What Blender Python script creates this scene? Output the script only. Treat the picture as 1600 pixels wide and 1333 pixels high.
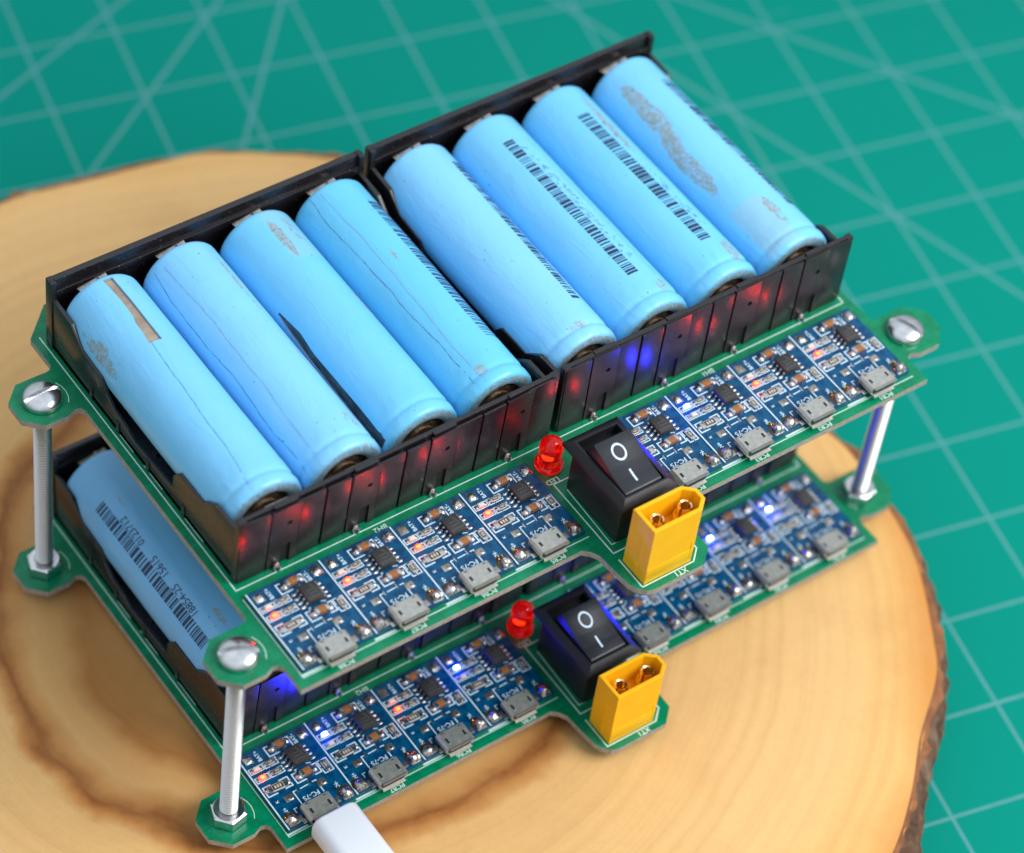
import bpy, bmesh, math, random
from mathutils import Vector, Matrix, Euler
S = 0.1            # millimetres to scene units (1 unit = 1 cm)
OZ = 85.0          # height of the upper board's top face above the mat, mm
DROP = 57.24       # distance between the two boards, mm
scene = bpy.context.scene
for o in list(bpy.data.objects): bpy.data.objects.remove(o)
scene.unit_settings.scale_length = 0.01
C = scene.collection
def W(x, y, z): return Vector((x*S, y*S, (z+OZ)*S))
# ------------------------------------------------------------------ camera
cam = bpy.data.cameras.new('camera'); camo = bpy.data.objects.new('camera', cam); C.objects.link(camo)
camo.location = W(-222.39, -321.77, 506.56); camo.rotation_mode = 'XYZ'
camo.rotation_euler = (0.7107, -0.1030, -0.6141)
cam.sensor_width = 36; cam.lens = 36*4921.26/1600; cam.clip_start = 1; cam.clip_end = 2000
cam.dof.use_dof = True; cam.dof.focus_distance = 66.3; cam.dof.aperture_fstop = 0.105; cam.dof.aperture_blades = 0
scene.camera = camo
# ------------------------------------------------------------------ room light
world = bpy.data.worlds.new('World'); scene.world = world; world.use_nodes = True
wn = world.node_tree.nodes; wl = world.node_tree.links
bg = wn['Background']; bg.inputs[1].default_value = 0.98
wg = wn.new('ShaderNodeTexCoord'); wsx = wn.new('ShaderNodeSeparateXYZ'); wl.new(wg.outputs['Generated'], wsx.inputs[0])
wr = wn.new('ShaderNodeValToRGB'); wmr = wn.new('ShaderNodeMapRange'); wl.new(wsx.outputs[2], wmr.inputs[0]); wmr.inputs[1].default_value = -1; wmr.inputs[2].default_value = 1
wl.new(wmr.outputs[0], wr.inputs[0]); wl.new(wr.outputs[0], bg.inputs[0])     # a room: pale ceiling, darker walls and floor
wr.color_ramp.elements[0].position = .35; wr.color_ramp.elements[0].color = (.20, .20, .21, 1); wr.color_ramp.elements[1].position = .95; wr.color_ramp.elements[1].color = (.80, .90, 1, 1)
def area(name, loc, target, w, h, power, col):
    l = bpy.data.lights.new(name, 'AREA'); l.shape = 'RECTANGLE'; l.size = w*S; l.size_y = h*S
    l.energy = power; l.color = col
    o = bpy.data.objects.new(name, l); C.objects.link(o); o.location = W(*loc)
    o.rotation_euler = (W(*target)-W(*loc)).to_track_quat('-Z', 'Y').to_euler(); return o
area('window_light', (350, -340, 400), (80, 10, -20), 430, 360, 37500, (1.0, 0.985, 0.955))
scene.view_settings.view_transform = 'Standard'; scene.view_settings.look = 'None'
scene.view_settings.exposure = 0.08; scene.view_settings.gamma = 1.0
scene.cycles.max_bounces = 8; scene.cycles.diffuse_bounces = 4; scene.cycles.sample_clamp_indirect = 6

# ------------------------------------------------------------------ materials
def mat(name, col=(.5,.5,.5), rough=.5, metal=0., spec=.5, ior=1.5, coat=0., trans=0., emit=None, es=0.):
    m = bpy.data.materials.new(name); m.use_nodes = True
    b = m.node_tree.nodes['Principled BSDF']
    b.inputs['Base Color'].default_value = (*col, 1); b.inputs['Roughness'].default_value = rough
    b.inputs['Metallic'].default_value = metal; b.inputs['Specular IOR Level'].default_value = spec
    b.inputs['IOR'].default_value = ior; b.inputs['Coat Weight'].default_value = coat
    b.inputs['Transmission Weight'].default_value = trans
    if emit: b.inputs['Emission Color'].default_value = (*emit, 1); b.inputs['Emission Strength'].default_value = es
    return m
class N:
    def __init__(s, m): s.t = m.node_tree; s.b = s.t.nodes['Principled BSDF']
    def n(s, typ, **kw):
        x = s.t.nodes.new(typ)
        for k, v in kw.items():
            if k.startswith('i_'):
                key = k[2:]; key = int(key) if key.isdigit() else key.replace('_', ' ')
                x.inputs[key].default_value = v
            else: setattr(x, k, v)
        return x
    def l(s, a, b): s.t.links.new(a, b)
    def math(s, op, a, b=None, c=None, clamp=False):
        x = s.t.nodes.new('ShaderNodeMath'); x.operation = op; x.use_clamp = clamp
        for i, v in enumerate((a, b, c)):
            if v is None: continue
            if isinstance(v, (int, float)): x.inputs[i].default_value = v
            else: s.l(v, x.inputs[i])
        return x.outputs[0]
    def coord(s, scale=1.0, kind='Object'):
        tc = s.n('ShaderNodeTexCoord'); mp = s.n('ShaderNodeMapping'); s.l(tc.outputs[kind], mp.inputs[0])
        if isinstance(scale, (int, float)): scale = (scale,)*3
        mp.inputs['Scale'].default_value = scale; return mp.outputs[0]
    def noise(s, vec, scale, detail=3, rough=.5, dist=0.):
        x = s.n('ShaderNodeTexNoise'); x.inputs['Scale'].default_value = scale; x.inputs['Detail'].default_value = detail
        x.inputs['Roughness'].default_value = rough; x.inputs['Distortion'].default_value = dist
        if vec is not None: s.l(vec, x.inputs['Vector'])
        return x.outputs[0]
    def ramp(s, fac, stops, interp='LINEAR'):
        x = s.n('ShaderNodeValToRGB'); s.l(fac, x.inputs[0]); e = x.color_ramp.elements; x.color_ramp.interpolation = interp
        while len(e) < len(stops): e.new(.5)
        for el, (p, c) in zip(e, stops):
            el.position = p; el.color = (*c, 1) if len(c) == 3 else c
        return x.outputs[0]
    def mix(s, fac, a, b, typ='MIX'):
        x = s.n('ShaderNodeMix', data_type='RGBA', blend_type=typ)
        for i, v in ((0, fac), (6, a), (7, b)):
            if isinstance(v, (int, float)): x.inputs[i].default_value = v
            elif isinstance(v, tuple): x.inputs[i].default_value = (*v, 1)
            else: s.l(v, x.inputs[i])
        return x.outputs[2]
    def bump(s, h, strength=.3, dist=.01):
        x = s.n('ShaderNodeBump'); x.inputs['Strength'].default_value = strength; x.inputs['Distance'].default_value = dist
        s.l(h, x.inputs['Height']); s.l(x.outputs[0], s.b.inputs['Normal'])
    def out(s, key, v): s.l(v, s.b.inputs[key])
    def step(s, v, a, b): 
        x = s.n('ShaderNodeMapRange'); x.interpolation_type = 'SMOOTHSTEP'; s.l(v, x.inputs[0])
        x.inputs[1].default_value = a; x.inputs[2].default_value = b; return x.outputs[0]
M = {}
# green circuit board
m = mat('green_solder_mask', (0, .21, .085), .28, spec=.35); k = N(m); v = k.coord()
nz = k.noise(v, 3, 3); fz = k.noise(v, 40, 2)
br = k.n('ShaderNodeTexBrick'); k.l(v, br.inputs[0]); br.inputs['Scale'].default_value = 1.1; br.inputs['Mortar Size'].default_value = .018
br.inputs['Color1'].default_value = (1,1,1,1); br.inputs['Color2'].default_value = (1,1,1,1); br.inputs['Mortar'].default_value = (.80,.82,.80,1)
c = k.mix(k.step(nz, .3, .7), (0, .175, .075), (.0, .225, .100)); c = k.mix(.8, c, br.outputs[0], 'MULTIPLY')
sp = k.step(k.noise(v, 28, 1), .765, .80); c = k.mix(k.math('MULTIPLY', sp, .6), c, (.35, .5, .42))
k.out('Base Color', c); k.out('Roughness', k.math('MULTIPLY_ADD', fz, .15, .2)); M['green'] = m
m = mat('board_edge', (.33, .29, .25), .8); k = N(m); v = k.coord()
k.out('Base Color', k.ramp(k.noise(v, 9, 5, .7), [(.3, (.25, .215, .185)), (.7, (.42, .38, .34))])); k.bump(k.noise(v, 60, 3), .5, .01); M['edge'] = m
M['silk'] = mat('white_print', (.62, .80, .74), .5)
M['silkb'] = mat('pale_blue_print', (.60, .77, .88), .5)
m = mat('blue_solder_mask', (.0, .10, .28), .25, spec=.32); k = N(m); v = k.coord()
vor = k.n('ShaderNodeTexBrick'); k.l(v, vor.inputs[0]); vor.inputs['Scale'].default_value = 5.5; vor.inputs['Mortar Size'].default_value = .05; vor.inputs['Row Height'].default_value = .31
vor.inputs['Color1'].default_value = (1,1,1,1); vor.inputs['Color2'].default_value = (.8,.86,.95,1); vor.inputs['Mortar'].default_value = (.6,.7,.9,1)
c = k.mix(k.step(k.noise(v, 6, 2), .4, .6), (.0004, .052, .135), (.0008, .088, .19)); c = k.mix(.7, c, vor.outputs[0], 'MULTIPLY'); k.out('Base Color', c); M['blue'] = m
m = mat('solder', (.62, .60, .58), .24, 1.0); k = N(m); v = k.coord(); h = k.noise(v, 14, 4, .6)
k.bump(h, .55, .03); k.out('Base Color', k.ramp(h, [(.3, (.30, .26, .22)), (.5, (.60, .58, .57)), (.8, (.80, .79, .80))])); k.out('Roughness', k.math('MULTIPLY_ADD', h, .3, .12)); M['solder'] = m
m = mat('tinned_pad', (.5, .46, .40), .38, 1.0); k = N(m); v = k.coord(); h = k.noise(v, 11, 4, .6)
k.bump(h, .35, .02); k.out('Base Color', k.ramp(h, [(.3, (.32, .27, .20)), (.55, (.55, .52, .47)), (.8, (.74, .73, .72))])); M['pad'] = m
m = mat('flux_residue', (.045, .03, .014), .3, spec=.6); k = N(m); k.bump(k.noise(k.coord(), 9, 3), .4, .03); M['flux'] = m
M['tin'] = mat('tinned_metal', (.66, .65, .66), .25, 1.0)
m = mat('usb_shell', (.50, .50, .475), .42, .75); k = N(m); v = k.coord(); h = k.noise(v, 8, 4, .6)
k.out('Base Color', k.ramp(h, [(.3, (.42, .415, .375)), (.7, (.55, .545, .50))])); k.out('Roughness', k.math('MULTIPLY_ADD', h, .25, .3)); M['usb'] = m
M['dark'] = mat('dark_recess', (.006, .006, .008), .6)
m = mat('chip_plastic', (.028, .028, .030), .55); k = N(m); v = k.coord(); k.out('Base Color', k.ramp(k.noise(v, 22, 3, .7), [(.35, (.02, .02, .022)), (.75, (.06, .058, .058))])); k.bump(k.noise(v, 60, 2), .25, .006); M['chip'] = m
M['chipmark'] = mat('chip_marking', (.075, .072, .070), .6)
m = mat('ceramic_brown', (.34, .13, .035), .5); k = N(m); k.out('Base Color', k.ramp(k.noise(k.coord(), 18, 3), [(.3, (.26, .095, .025)), (.7, (.40, .16, .05))])); M['brown'] = m
M['resist'] = mat('resistor_body', (.04, .038, .036), .45)
M['cream'] = mat('resistor_base', (.62, .58, .50), .5)
M['ledoff'] = mat('indicator_unlit', (.70, .66, .60), .3, spec=.6)
M['red_hot'] = mat('red_indicator_core', (.8, .1, .05), .4, emit=(1, .0018, .0002), es=380)
M['red_glow'] = mat('red_indicator_body', (.8, .15, .12), .4, emit=(1, .014, .008), es=10)
M['blue_hot'] = mat('blue_indicator_core', (.3, .4, 1), .4, emit=(.006, .008, 1), es=2400)
M['blue_glow'] = mat('blue_indicator_body', (.3, .4, .9), .4, emit=(.10, .16, 1), es=18)
# black plastics
def plastic(name, col, rough, speck=True, ior=1.5):
    m = mat(name, col, rough, spec=.5, ior=ior); k = N(m); v = k.coord()
    n1 = k.noise(v, 2.3, 5, .65); c = k.mix(n1, tuple(x*.75 for x in col), tuple(x*1.3 for x in col))
    if speck:
        s = k.step(k.noise(v, 26, 1, .5), .735, .775)
        st = k.n('ShaderNodeMapping'); k.l(v, st.inputs[0]); st.inputs['Scale'].default_value = (1, 1, .18); st.inputs['Rotation'].default_value = (.3, .2, .4)
        s2 = k.math('MULTIPLY', k.step(k.noise(st.outputs[0], 30, 2, .6), .66, .74), .16)
        c = k.mix(k.math('MAXIMUM', k.math('MULTIPLY', s, .55), s2), c, (.32, .31, .33))
    k.out('Base Color', c); k.out('Roughness', k.math('MULTIPLY_ADD', k.noise(v, 7, 5, .7), .3, rough-.13))
    k.bump(k.noise(v, 45, 4, .6), .18, .008); return m
M['black'] = plastic('holder_black_plastic', (.010, .008, .010), .27, True, 1.62)
M['blackin'] = plastic('holder_panel_plastic', (.014, .008, .012), .30, True, 1.55)
M['switch'] = plastic('switch_black_plastic', (.009, .009, .012), .38, False, 1.5)
M['rocker'] = plastic('rocker_black_plastic', (.009, .011, .017), .36, False, 1.5)
M['mark'] = mat('switch_white_mark', (.62, .74, .88), .5)
m = mat('yellow_nylon', (.95, .46, .012), .48, spec=.25); k = N(m); v = k.coord()
k.out('Base Color', k.mix(k.noise(v, 1.6, 4), (.92, .43, .003), (1.0, .53, .010))); k.bump(k.noise(v, 30, 3), .1, .01)
k.b.inputs['Subsurface Weight'].default_value = .35; k.b.inputs['Subsurface Radius'].default_value = (.5, .22, .04); M['yellow'] = m
M['gold'] = mat('gold_plating', (1.0, .76, .36), .24, 1.0)
m = mat('zinc_plated_steel', (.72, .72, .73), .22, 1.0); k = N(m); v = k.coord()
k.out('Roughness', k.math('MULTIPLY_ADD', k.noise(v, 12, 4, .7), .22, .12)); k.bump(k.noise(v, 20, 3), .12, .01)
k.out('Base Color', k.ramp(k.noise(v, 5, 4), [(.3, (.60, .60, .61)), (.7, (.80, .80, .81))])); M['zinc'] = m
m = mat('zinc_thread', (.62, .62, .63), .30, 1.0); k = N(m); k.out('Roughness', k.math('MULTIPLY_ADD', k.noise(k.coord((30, 30, 6)), 1, 3), .3, .22)); M['thread'] = m
M['groove'] = mat('thread_groove_shade', (.09, .085, .08), .5, .6)  # shade painted into the groove bottoms so the thread ridges stand out
m = mat('nickel_contact', (.60, .57, .52), .35, 1.0); k = N(m); k.out('Base Color', k.ramp(k.noise(k.coord(), 6, 4), [(.35, (.42, .37, .31)), (.7, (.68, .66, .62))])); M['nickel'] = m
m = mat('steel_can', (.30, .235, .18), .5, .55); k = N(m); k.out('Base Color', k.ramp(k.noise(k.coord(), 3, 4), [(.3, (.34, .265, .20)), (.75, (.56, .46, .37))])); M['can'] = m
m = mat('battery_end', (.16, .12, .08), .45, .6); k = N(m); k.out('Base Color', k.ramp(k.noise(k.coord(), 5, 5, .7), [(.3, (.03, .022, .014)), (.5, (.14, .08, .035)), (.75, (.42, .36, .28))])); M['batend'] = m
m = mat('torn_strip_dark', (.035, .055, .070), .45); k = N(m); k.out('Base Color', k.ramp(k.noise(k.coord((1, .3, 1)), 7, 5, .7), [(.35, (.018, .032, .045)), (.6, (.07, .11, .14)), (.75, (.16, .17, .15))])); M['tornblack'] = m
M['redlens'] = mat('red_lens', (1.0, .014, .008), .07, spec=.6, trans=.80, ior=1.45, emit=(1, .006, .003), es=.07)
M['redcore'] = mat('red_lens_core', (.9, .1, .02), .3, emit=(1, .10, .01), es=7)
M['white'] = mat('white_plug_plastic', (.78, .81, .88), .32, spec=.5)
M['ink'] = mat('barcode_ink', (.012, .035, .095), .5)
M['inkf'] = mat('faded_barcode_ink', (.028, .085, .22), .5)
m = mat('seam_line', (.055, .13, .33), .5); M['seam'] = m
m = mat('pale_seam_line', (.24, .38, .58), .5); M['seam2'] = m
# battery wrap; attributes stain / film are laid on the mesh
def wrap_mat(name, col):
    m = mat(name, col, .36, spec=.5); k = N(m); v = k.coord()
    a = k.n('ShaderNodeAttribute', attribute_name='stain').outputs['Fac']; f = k.n('ShaderNodeAttribute', attribute_name='film').outputs['Fac']
    oi = k.n('ShaderNodeObjectInfo')
    ov = k.n('ShaderNodeVectorMath', operation='ADD'); k.l(v, ov.inputs[0]); k.l(oi.outputs['Location'], ov.inputs[1]); v2 = ov.outputs[0]
    base = k.mix(k.noise(v2, .9, 3), tuple(x*.93 for x in col), tuple(min(1, x*1.05) for x in col))
    n1 = k.noise(v2, 4.6, 8, .76, .5); t = k.math('ADD', n1, k.math('MULTIPLY', a, .54))
    msk = k.step(t, .74, .80)
    stc = k.ramp(k.noise(v2, 8, 6, .75), [(.34, (.16, .135, .06)), (.44, (.33, .29, .17)), (.52, (.27, .33, .35)), (.60, (.36, .50, .60)), (.68, (.30, .19, .06))])
    base = k.mix(k.math('MULTIPLY', f, .5), base, (.36, .52, .56))
    brk = k.step(k.noise(v2, 15, 4, .7), .40, .52); msk = k.math('MULTIPLY', msk, k.math('MULTIPLY_ADD', brk, .75, .25)); base = k.mix(k.math('MULTIPLY', msk, .85), base, stc)
    sp = k.step(k.noise(v2, 11, 2, .5), .74, .765); base = k.mix(k.math('MULTIPLY', sp, .75), base, (.03, .07, .12))
    hv = k.n('ShaderNodeHueSaturation'); k.l(base, hv.inputs['Color']); k.l(k.math('MULTIPLY_ADD', oi.outputs['Random'], .014, .493), hv.inputs['Hue'])
    k.l(k.math('MULTIPLY_ADD', oi.outputs['Random'], .12, .92), hv.inputs['Value']); k.l(k.math('MULTIPLY_ADD', oi.outputs['Random'], -.12, 1.06), hv.inputs['Saturation']); base = hv.outputs[0]
    k.out('Base Color', base); k.out('Roughness', k.math('ADD', k.math('MULTIPLY_ADD', k.noise(v2, 2, 4), .18, .22), k.math('MULTIPLY', msk, .2)))
    wp = k.n('ShaderNodeMapping'); k.l(v2, wp.inputs[0]); wp.inputs['Scale'].default_value = (1, .22, 1); wr_ = k.noise(wp.outputs[0], 3.2, 3, .55, .6)
    k.bump(k.math('ADD', k.math('ADD', k.noise(v2, 1.5, 4, .5), k.math('MULTIPLY', k.step(wr_, .52, .62), .16)), k.math('MULTIPLY', msk, .3)), .34, .06); return m
M['wrap'] = wrap_mat('light_blue_wrap', (.195, .605, .96))
M['wraplow'] = wrap_mat('blue_grey_wrap', (.22, .52, .90))
# cutting mat
m = mat('cutting_mat_green', (0, .30, .22), .7, spec=.04); k = N(m)
tc = k.n('ShaderNodeTexCoord'); sx = k.n('ShaderNodeSeparateXYZ'); k.l(tc.outputs['Object'], sx.inputs[0]); X, Y = sx.outputs[0], sx.outputs[1]
def lines(v, w):   # v in grid units; returns 1 on the line
    fr = k.math('ABSOLUTE', k.math('SUBTRACT', k.math('FRACT', k.math('ADD', v, .5)), .5)); return k.math('LESS_THAN', fr, w)
g = 1/2.54
gx = k.math('MULTIPLY', X, g); gy = k.math('MULTIPLY', Y, -g)     # rows run downward as in the picture
L = k.math('MAXIMUM', lines(gx, .017), lines(gy, .017))
for (ax, ay, bx, by) in [(1,1,3,3), (-.40,1.33,1.53,5.0), (-7.42,-.39,-5.89,-1.36), (-6.82,.90,-4.75,-1.17), (-4.08,-.98,-5.25,1.05)]:
    dx, dy = bx-ax, by-ay; ln = math.hypot(dx, dy); nx, ny = -dy/ln, dx/ln
    d = k.math('ABSOLUTE', k.math('ADD', k.math('ADD', k.math('MULTIPLY', gx, nx), k.math('MULTIPLY', gy, ny)), -(ax*nx+ay*ny)))
    L = k.math('MAXIMUM', L, k.math('LESS_THAN', d, .021))
v = k.coord(); big = k.noise(v, .05, 3)
grn = k.mix(big, (.0002, .215, .160), (.001, .250, .192)); grn = k.mix(k.math('MULTIPLY', k.noise(v, 14, 4, .7), .14), grn, (.02, .32, .27))
lc = k.mix(k.noise(v, 6, 3), (.065, .265, .265), (.115, .32, .325))
k.out('Base Color', k.mix(L, grn, lc)); sc = k.n('ShaderNodeMapping'); k.l(v, sc.inputs[0]); sc.inputs['Rotation'].default_value = (0, 0, .9); sc.inputs['Scale'].default_value = (.05, 1, 1)
scr = k.step(k.noise(sc.outputs[0], 3.5, 2, .5), .735, .76); dst = k.step(k.noise(v, 3.2, 1, .4), .80, .83)
k.out('Base Color', k.mix(k.math('MULTIPLY', k.math('MAXIMUM', scr, dst), .22), k.mix(L, grn, lc), (.25, .42, .40)))
k.bump(k.noise(v, 55, 3), .2, .01); M['mat'] = m
# wood slice
WC = (40.0, 33.0)
m = mat('sanded_wood', (.6, .4, .2), .5, spec=.2); k = N(m); v = k.coord()
sx = k.n('ShaderNodeSeparateXYZ'); k.l(v, sx.inputs[0]); wob = k.noise(v, .16, 3, .5); wob2 = k.noise(v, .55, 4, .6)
r = k.math('SQRT', k.math('ADD', k.math('POWER', k.math('SUBTRACT', sx.outputs[0], WC[0]*S), 2), k.math('POWER', k.math('MULTIPLY', k.math('SUBTRACT', sx.outputs[1], WC[1]*S), .98), 2)))
rr = k.math('ADD', r, k.math('ADD', k.math('MULTIPLY_ADD', wob, 2.6, -1.3), k.math('MULTIPLY_ADD', wob2, .9, -.45)))
rn = k.math('MULTIPLY', rr, 1/16.)
col = k.ramp(rn, [(0, (.54, .25, .075)), (.28, (.60, .30, .095)), (.335, (.42, .165, .042)), (.365, (.62, .33, .115)), (.395, (.66, .37, .14)), (.420, (.54, .25, .075)), (.441, (.26, .075, .016)), (.458, (.56, .24, .065)), (.475, (.76, .45, .175)), (.78, (.82, .51, .215)), (.87, (.79, .455, .16)), (.93, (.68, .28, .06))])
r3 = k.math('ADD', r, k.math('MULTIPLY_ADD', wob, 1.0, -.5)); cb = k.n('ShaderNodeCombineXYZ'); k.l(r3, cb.inputs[0]); 
fine = k.noise(cb.outputs[0], 2.6, 5, .7); pores = k.step(k.noise(v, 26, 2, .5), .60, .72); fine2 = k.noise(v, 5, 5, .7)
col = k.mix(k.math('MULTIPLY', k.step(fine, .40, .72), .34), col, (.50, .26, .085)); col = k.mix(k.math('MULTIPLY', k.step(fine2, .35, .8), .14), col, (.45, .22, .08))
col = k.mix(k.math('MULTIPLY', pores, .16), col, (.30, .13, .04)); bl = k.noise(v, .33, 4, .6); col = k.mix(k.math('MULTIPLY', k.step(bl, .50, .72), .30), col, (.58, .30, .11))
dk = k.step(k.noise(v, 2.2, 6, .8), .66, .74); ring = k.math('MULTIPLY', k.step(rn, .41, .445), k.math('SUBTRACT', 1.0, k.step(rn, .45, .48)))
col = k.mix(k.math('MULTIPLY', dk, ring), col, (.04, .018, .008))
k.out('Base Color', col); k.out('Roughness', k.math('MULTIPLY_ADD', fine2, .2, .4)); k.bump(fine2, .15, .02); M['wood'] = m
m = mat('bark', (.12, .06, .035), .9); k = N(m); v = k.coord(); h = k.noise(v, 1.6, 8, .75)
k.out('Base Color', k.ramp(h, [(.3, (.035, .016, .010)), (.5, (.17, .075, .04)), (.62, (.26, .17, .11)), (.75, (.42, .36, .29))])); k.bump(h, 1.0, .2); M['bark'] = m
m = mat('cambium', (.36, .13, .03), .7); k = N(m); k.out('Base Color', k.ramp(k.noise(k.coord(), 1.8, 5, .7), [(.3, (.13, .04, .015)), (.7, (.34, .125, .035))])); M['cambium'] = m
m = mat('table_top', (.30, .26, .22), .6); M['table'] = m

# ------------------------------------------------------------------ mesh helpers (all lengths in mm)
class MB:
    def __init__(s): s.v = []; s.f = []; s.m = []; s.mats = []
    def mi(s, name):
        if name not in s.mats: s.mats.append(name)
        return s.mats.index(name)
    def add(s, vs, fs, name):
        b = len(s.v); s.v += [tuple(p) for p in vs]; i = s.mi(name)
        for f in fs: s.f.append(tuple(b+q for q in f)); s.m.append(i)
    def box(s, x0, x1, y0, y1, z0, z1, name, bev=0., seg=2):
        if bev <= 0:
            s.add([(x0,y0,z0),(x1,y0,z0),(x1,y1,z0),(x0,y1,z0),(x0,y0,z1),(x1,y0,z1),(x1,y1,z1),(x0,y1,z1)],
                  [(0,3,2,1),(4,5,6,7),(0,1,5,4),(1,2,6,5),(2,3,7,6),(3,0,4,7)], name)
        else:
            bm = bmesh.new(); bmesh.ops.create_cube(bm, size=1)
            for q in bm.verts: q.co = Vector(((x0+x1)/2+q.co.x*(x1-x0), (y0+y1)/2+q.co.y*(y1-y0), (z0+z1)/2+q.co.z*(z1-z0)))
            bmesh.ops.bevel(bm, geom=list(bm.edges), offset=bev, segments=seg, profile=.5, affect='EDGES'); s.bm(bm, name)
    def bm(s, bm, name):
        bm.verts.index_update(); s.add([q.co[:] for q in bm.verts], [[q.index for q in f.verts] for f in bm.faces], name); bm.free()
    def prism(s, pts, z0, z1, name, side=None, bev=0., axis='z', top=None):
        # pts counter-clockwise in the plane; axis z (x,y) or x (y,z) or y (x,z)
        T = {'z': lambda a,b,c: (a,b,c), 'x': lambda a,b,c: (c,a,b), 'y': lambda a,b,c: (a,c,b)}[axis]
        n = len(pts)
        if bev > 0:
            bm = bmesh.new(); lo = [bm.verts.new(T(a,b,z0)) for a,b in pts]; hi = [bm.verts.new(T(a,b,z1)) for a,b in pts]
            bm.faces.new(lo[::-1]); bm.faces.new(hi)
            for i in range(n): bm.faces.new((lo[i], lo[(i+1)%n], hi[(i+1)%n], hi[i]))
            bmesh.ops.recalc_face_normals(bm, faces=bm.faces)
            bmesh.ops.bevel(bm, geom=[e for e in bm.edges], offset=bev, segments=2, profile=.5, affect='EDGES'); s.bm(bm, name); return
        vs = [T(a,b,z0) for a,b in pts]+[T(a,b,z1) for a,b in pts]
        s.add(vs, [tuple(range(n))[::-1]], name); b = len(s.v)-2*n
        s.f.append(tuple(b+n+i for i in range(n))); s.m.append(s.mi(top or name))
        for i in range(n): s.f.append((b+i, b+(i+1)%n, b+n+(i+1)%n, b+n+i)); s.m.append(s.mi(side or name))
    def lathe(s, prof, name, n=32, cx=0., cy=0., axis='z', names=None, a0=0.):
        # prof: list of (radius, height)
        vs = []; k = len(prof)
        for r, h in prof:
            for i in range(n):
                a = a0+2*math.pi*i/n; p = (r*math.cos(a), r*math.sin(a), h)
                if axis == 'y': p = (p[0], p[2], p[1])
                vs.append((p[0]+cx, p[1]+(cy if axis == 'z' else 0), p[2]+(cy if axis == 'y' else 0)))
        b = len(s.v); s.v += vs
        for j in range(k-1):
            mm = s.mi(names[j] if names else name)
            for i in range(n):
                q = (b+j*n+i, b+j*n+(i+1)%n, b+(j+1)*n+(i+1)%n, b+(j+1)*n+i)
                s.f.append(q if axis == 'z' else q[::-1]); s.m.append(mm)
        for j, fl in ((0, True), (k-1, False)):
            if prof[j][0] > 1e-6:
                r = [b+j*n+i for i in range(n)]
                if fl: r = r[::-1]
                if axis == 'y': r = r[::-1]
                s.f.append(tuple(r)); s.m.append(s.mi(names[min(j, k-2)] if names else name))
    def dome(s, cx, cy, z0, rx, ry, h, name, n=12, rings=4, jag=0., rnd=None):
        vs = []; 
        for j in range(rings):
            t = j/rings*math.pi/2
            for i in range(n):
                a = 2*math.pi*i/n; q = 1+(rnd.uniform(-jag, jag) if rnd else 0)
                vs.append((cx+rx*math.cos(a)*math.cos(t)*q, cy+ry*math.sin(a)*math.cos(t)*q, z0+h*math.sin(t)))
        vs.append((cx, cy, z0+h)); fs = []
        for j in range(rings-1):
            for i in range(n): fs.append((j*n+i, j*n+(i+1)%n, (j+1)*n+(i+1)%n, (j+1)*n+i))
        for i in range(n): fs.append(((rings-1)*n+i, (rings-1)*n+(i+1)%n, rings*n))
        s.add(vs, fs, name)
    def text(s, txt, size, fn, name, sx=1.0, bold=0.):
        cu = bpy.data.curves.new('t', 'FONT'); cu.body = txt; cu.size = size; cu.align_x = 'CENTER'; cu.align_y = 'CENTER'; cu.resolution_u = 3; cu.offset = bold
        o = bpy.data.objects.new('t', cu); C.objects.link(o)
        dg = bpy.context.evaluated_depsgraph_get(); me = bpy.data.meshes.new_from_object(o.evaluated_get(dg))
        s.add([fn(q.co.x*sx, q.co.y) for q in me.vertices], [tuple(p.vertices) for p in me.polygons], name)
        bpy.data.objects.remove(o); bpy.data.meshes.remove(me); bpy.data.curves.remove(cu)
    def line(s, pts, w, z, name):
        for (a, b), (c_, d) in zip(pts[:-1], pts[1:]):
            L_ = math.hypot(c_-a, d-b); ux, uy = (c_-a)/L_*w/2, (d-b)/L_*w/2
            s.add([(a-ux+uy, b-uy-ux, z), (c_+ux+uy, d+uy-ux, z), (c_+ux-uy, d+uy+ux, z), (a-ux-uy, b-uy+ux, z)], [(0,1,2,3)], name)
    def mesh(s, name, smooth=True, angle=35):
        me = bpy.data.meshes.new(name); me.from_pydata([(a*S, b*S, c_*S) for a, b, c_ in s.v], [], s.f)
        for q in s.mats: me.materials.append(M[q])
        me.polygons.foreach_set('material_index', s.m); 
        bm = bmesh.new(); bm.from_mesh(me)
        closed = all(e.is_manifold for e in bm.edges)
        if closed: bmesh.ops.recalc_face_normals(bm, faces=bm.faces); bm.to_mesh(me)
        bm.free()
        if smooth: me.polygons.foreach_set('use_smooth', [True]*len(me.polygons)); me.set_sharp_from_angle(angle=math.radians(angle))
        me.update(); return me
def part(name, me, parent=None, loc=(0,0,0)):
    if isinstance(me, MB): me = me.mesh(name)
    o = bpy.data.objects.new(name, me); C.objects.link(o); o.location = Vector(loc)*S
    if parent is not None: o.parent = parent
    return o
def tag(o, label=None, cat=None, group=None, kind=None):
    for a, b in (('label', label), ('category', cat), ('group', group), ('kind', kind)):
        if b: o[a] = b
    return o
def thing(name, loc, label, cat, group=None):
    o = bpy.data.objects.new(name, None); C.objects.link(o); o.location = W(*loc); o.empty_display_size = .3
    return tag(o, label, cat, group)

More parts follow.
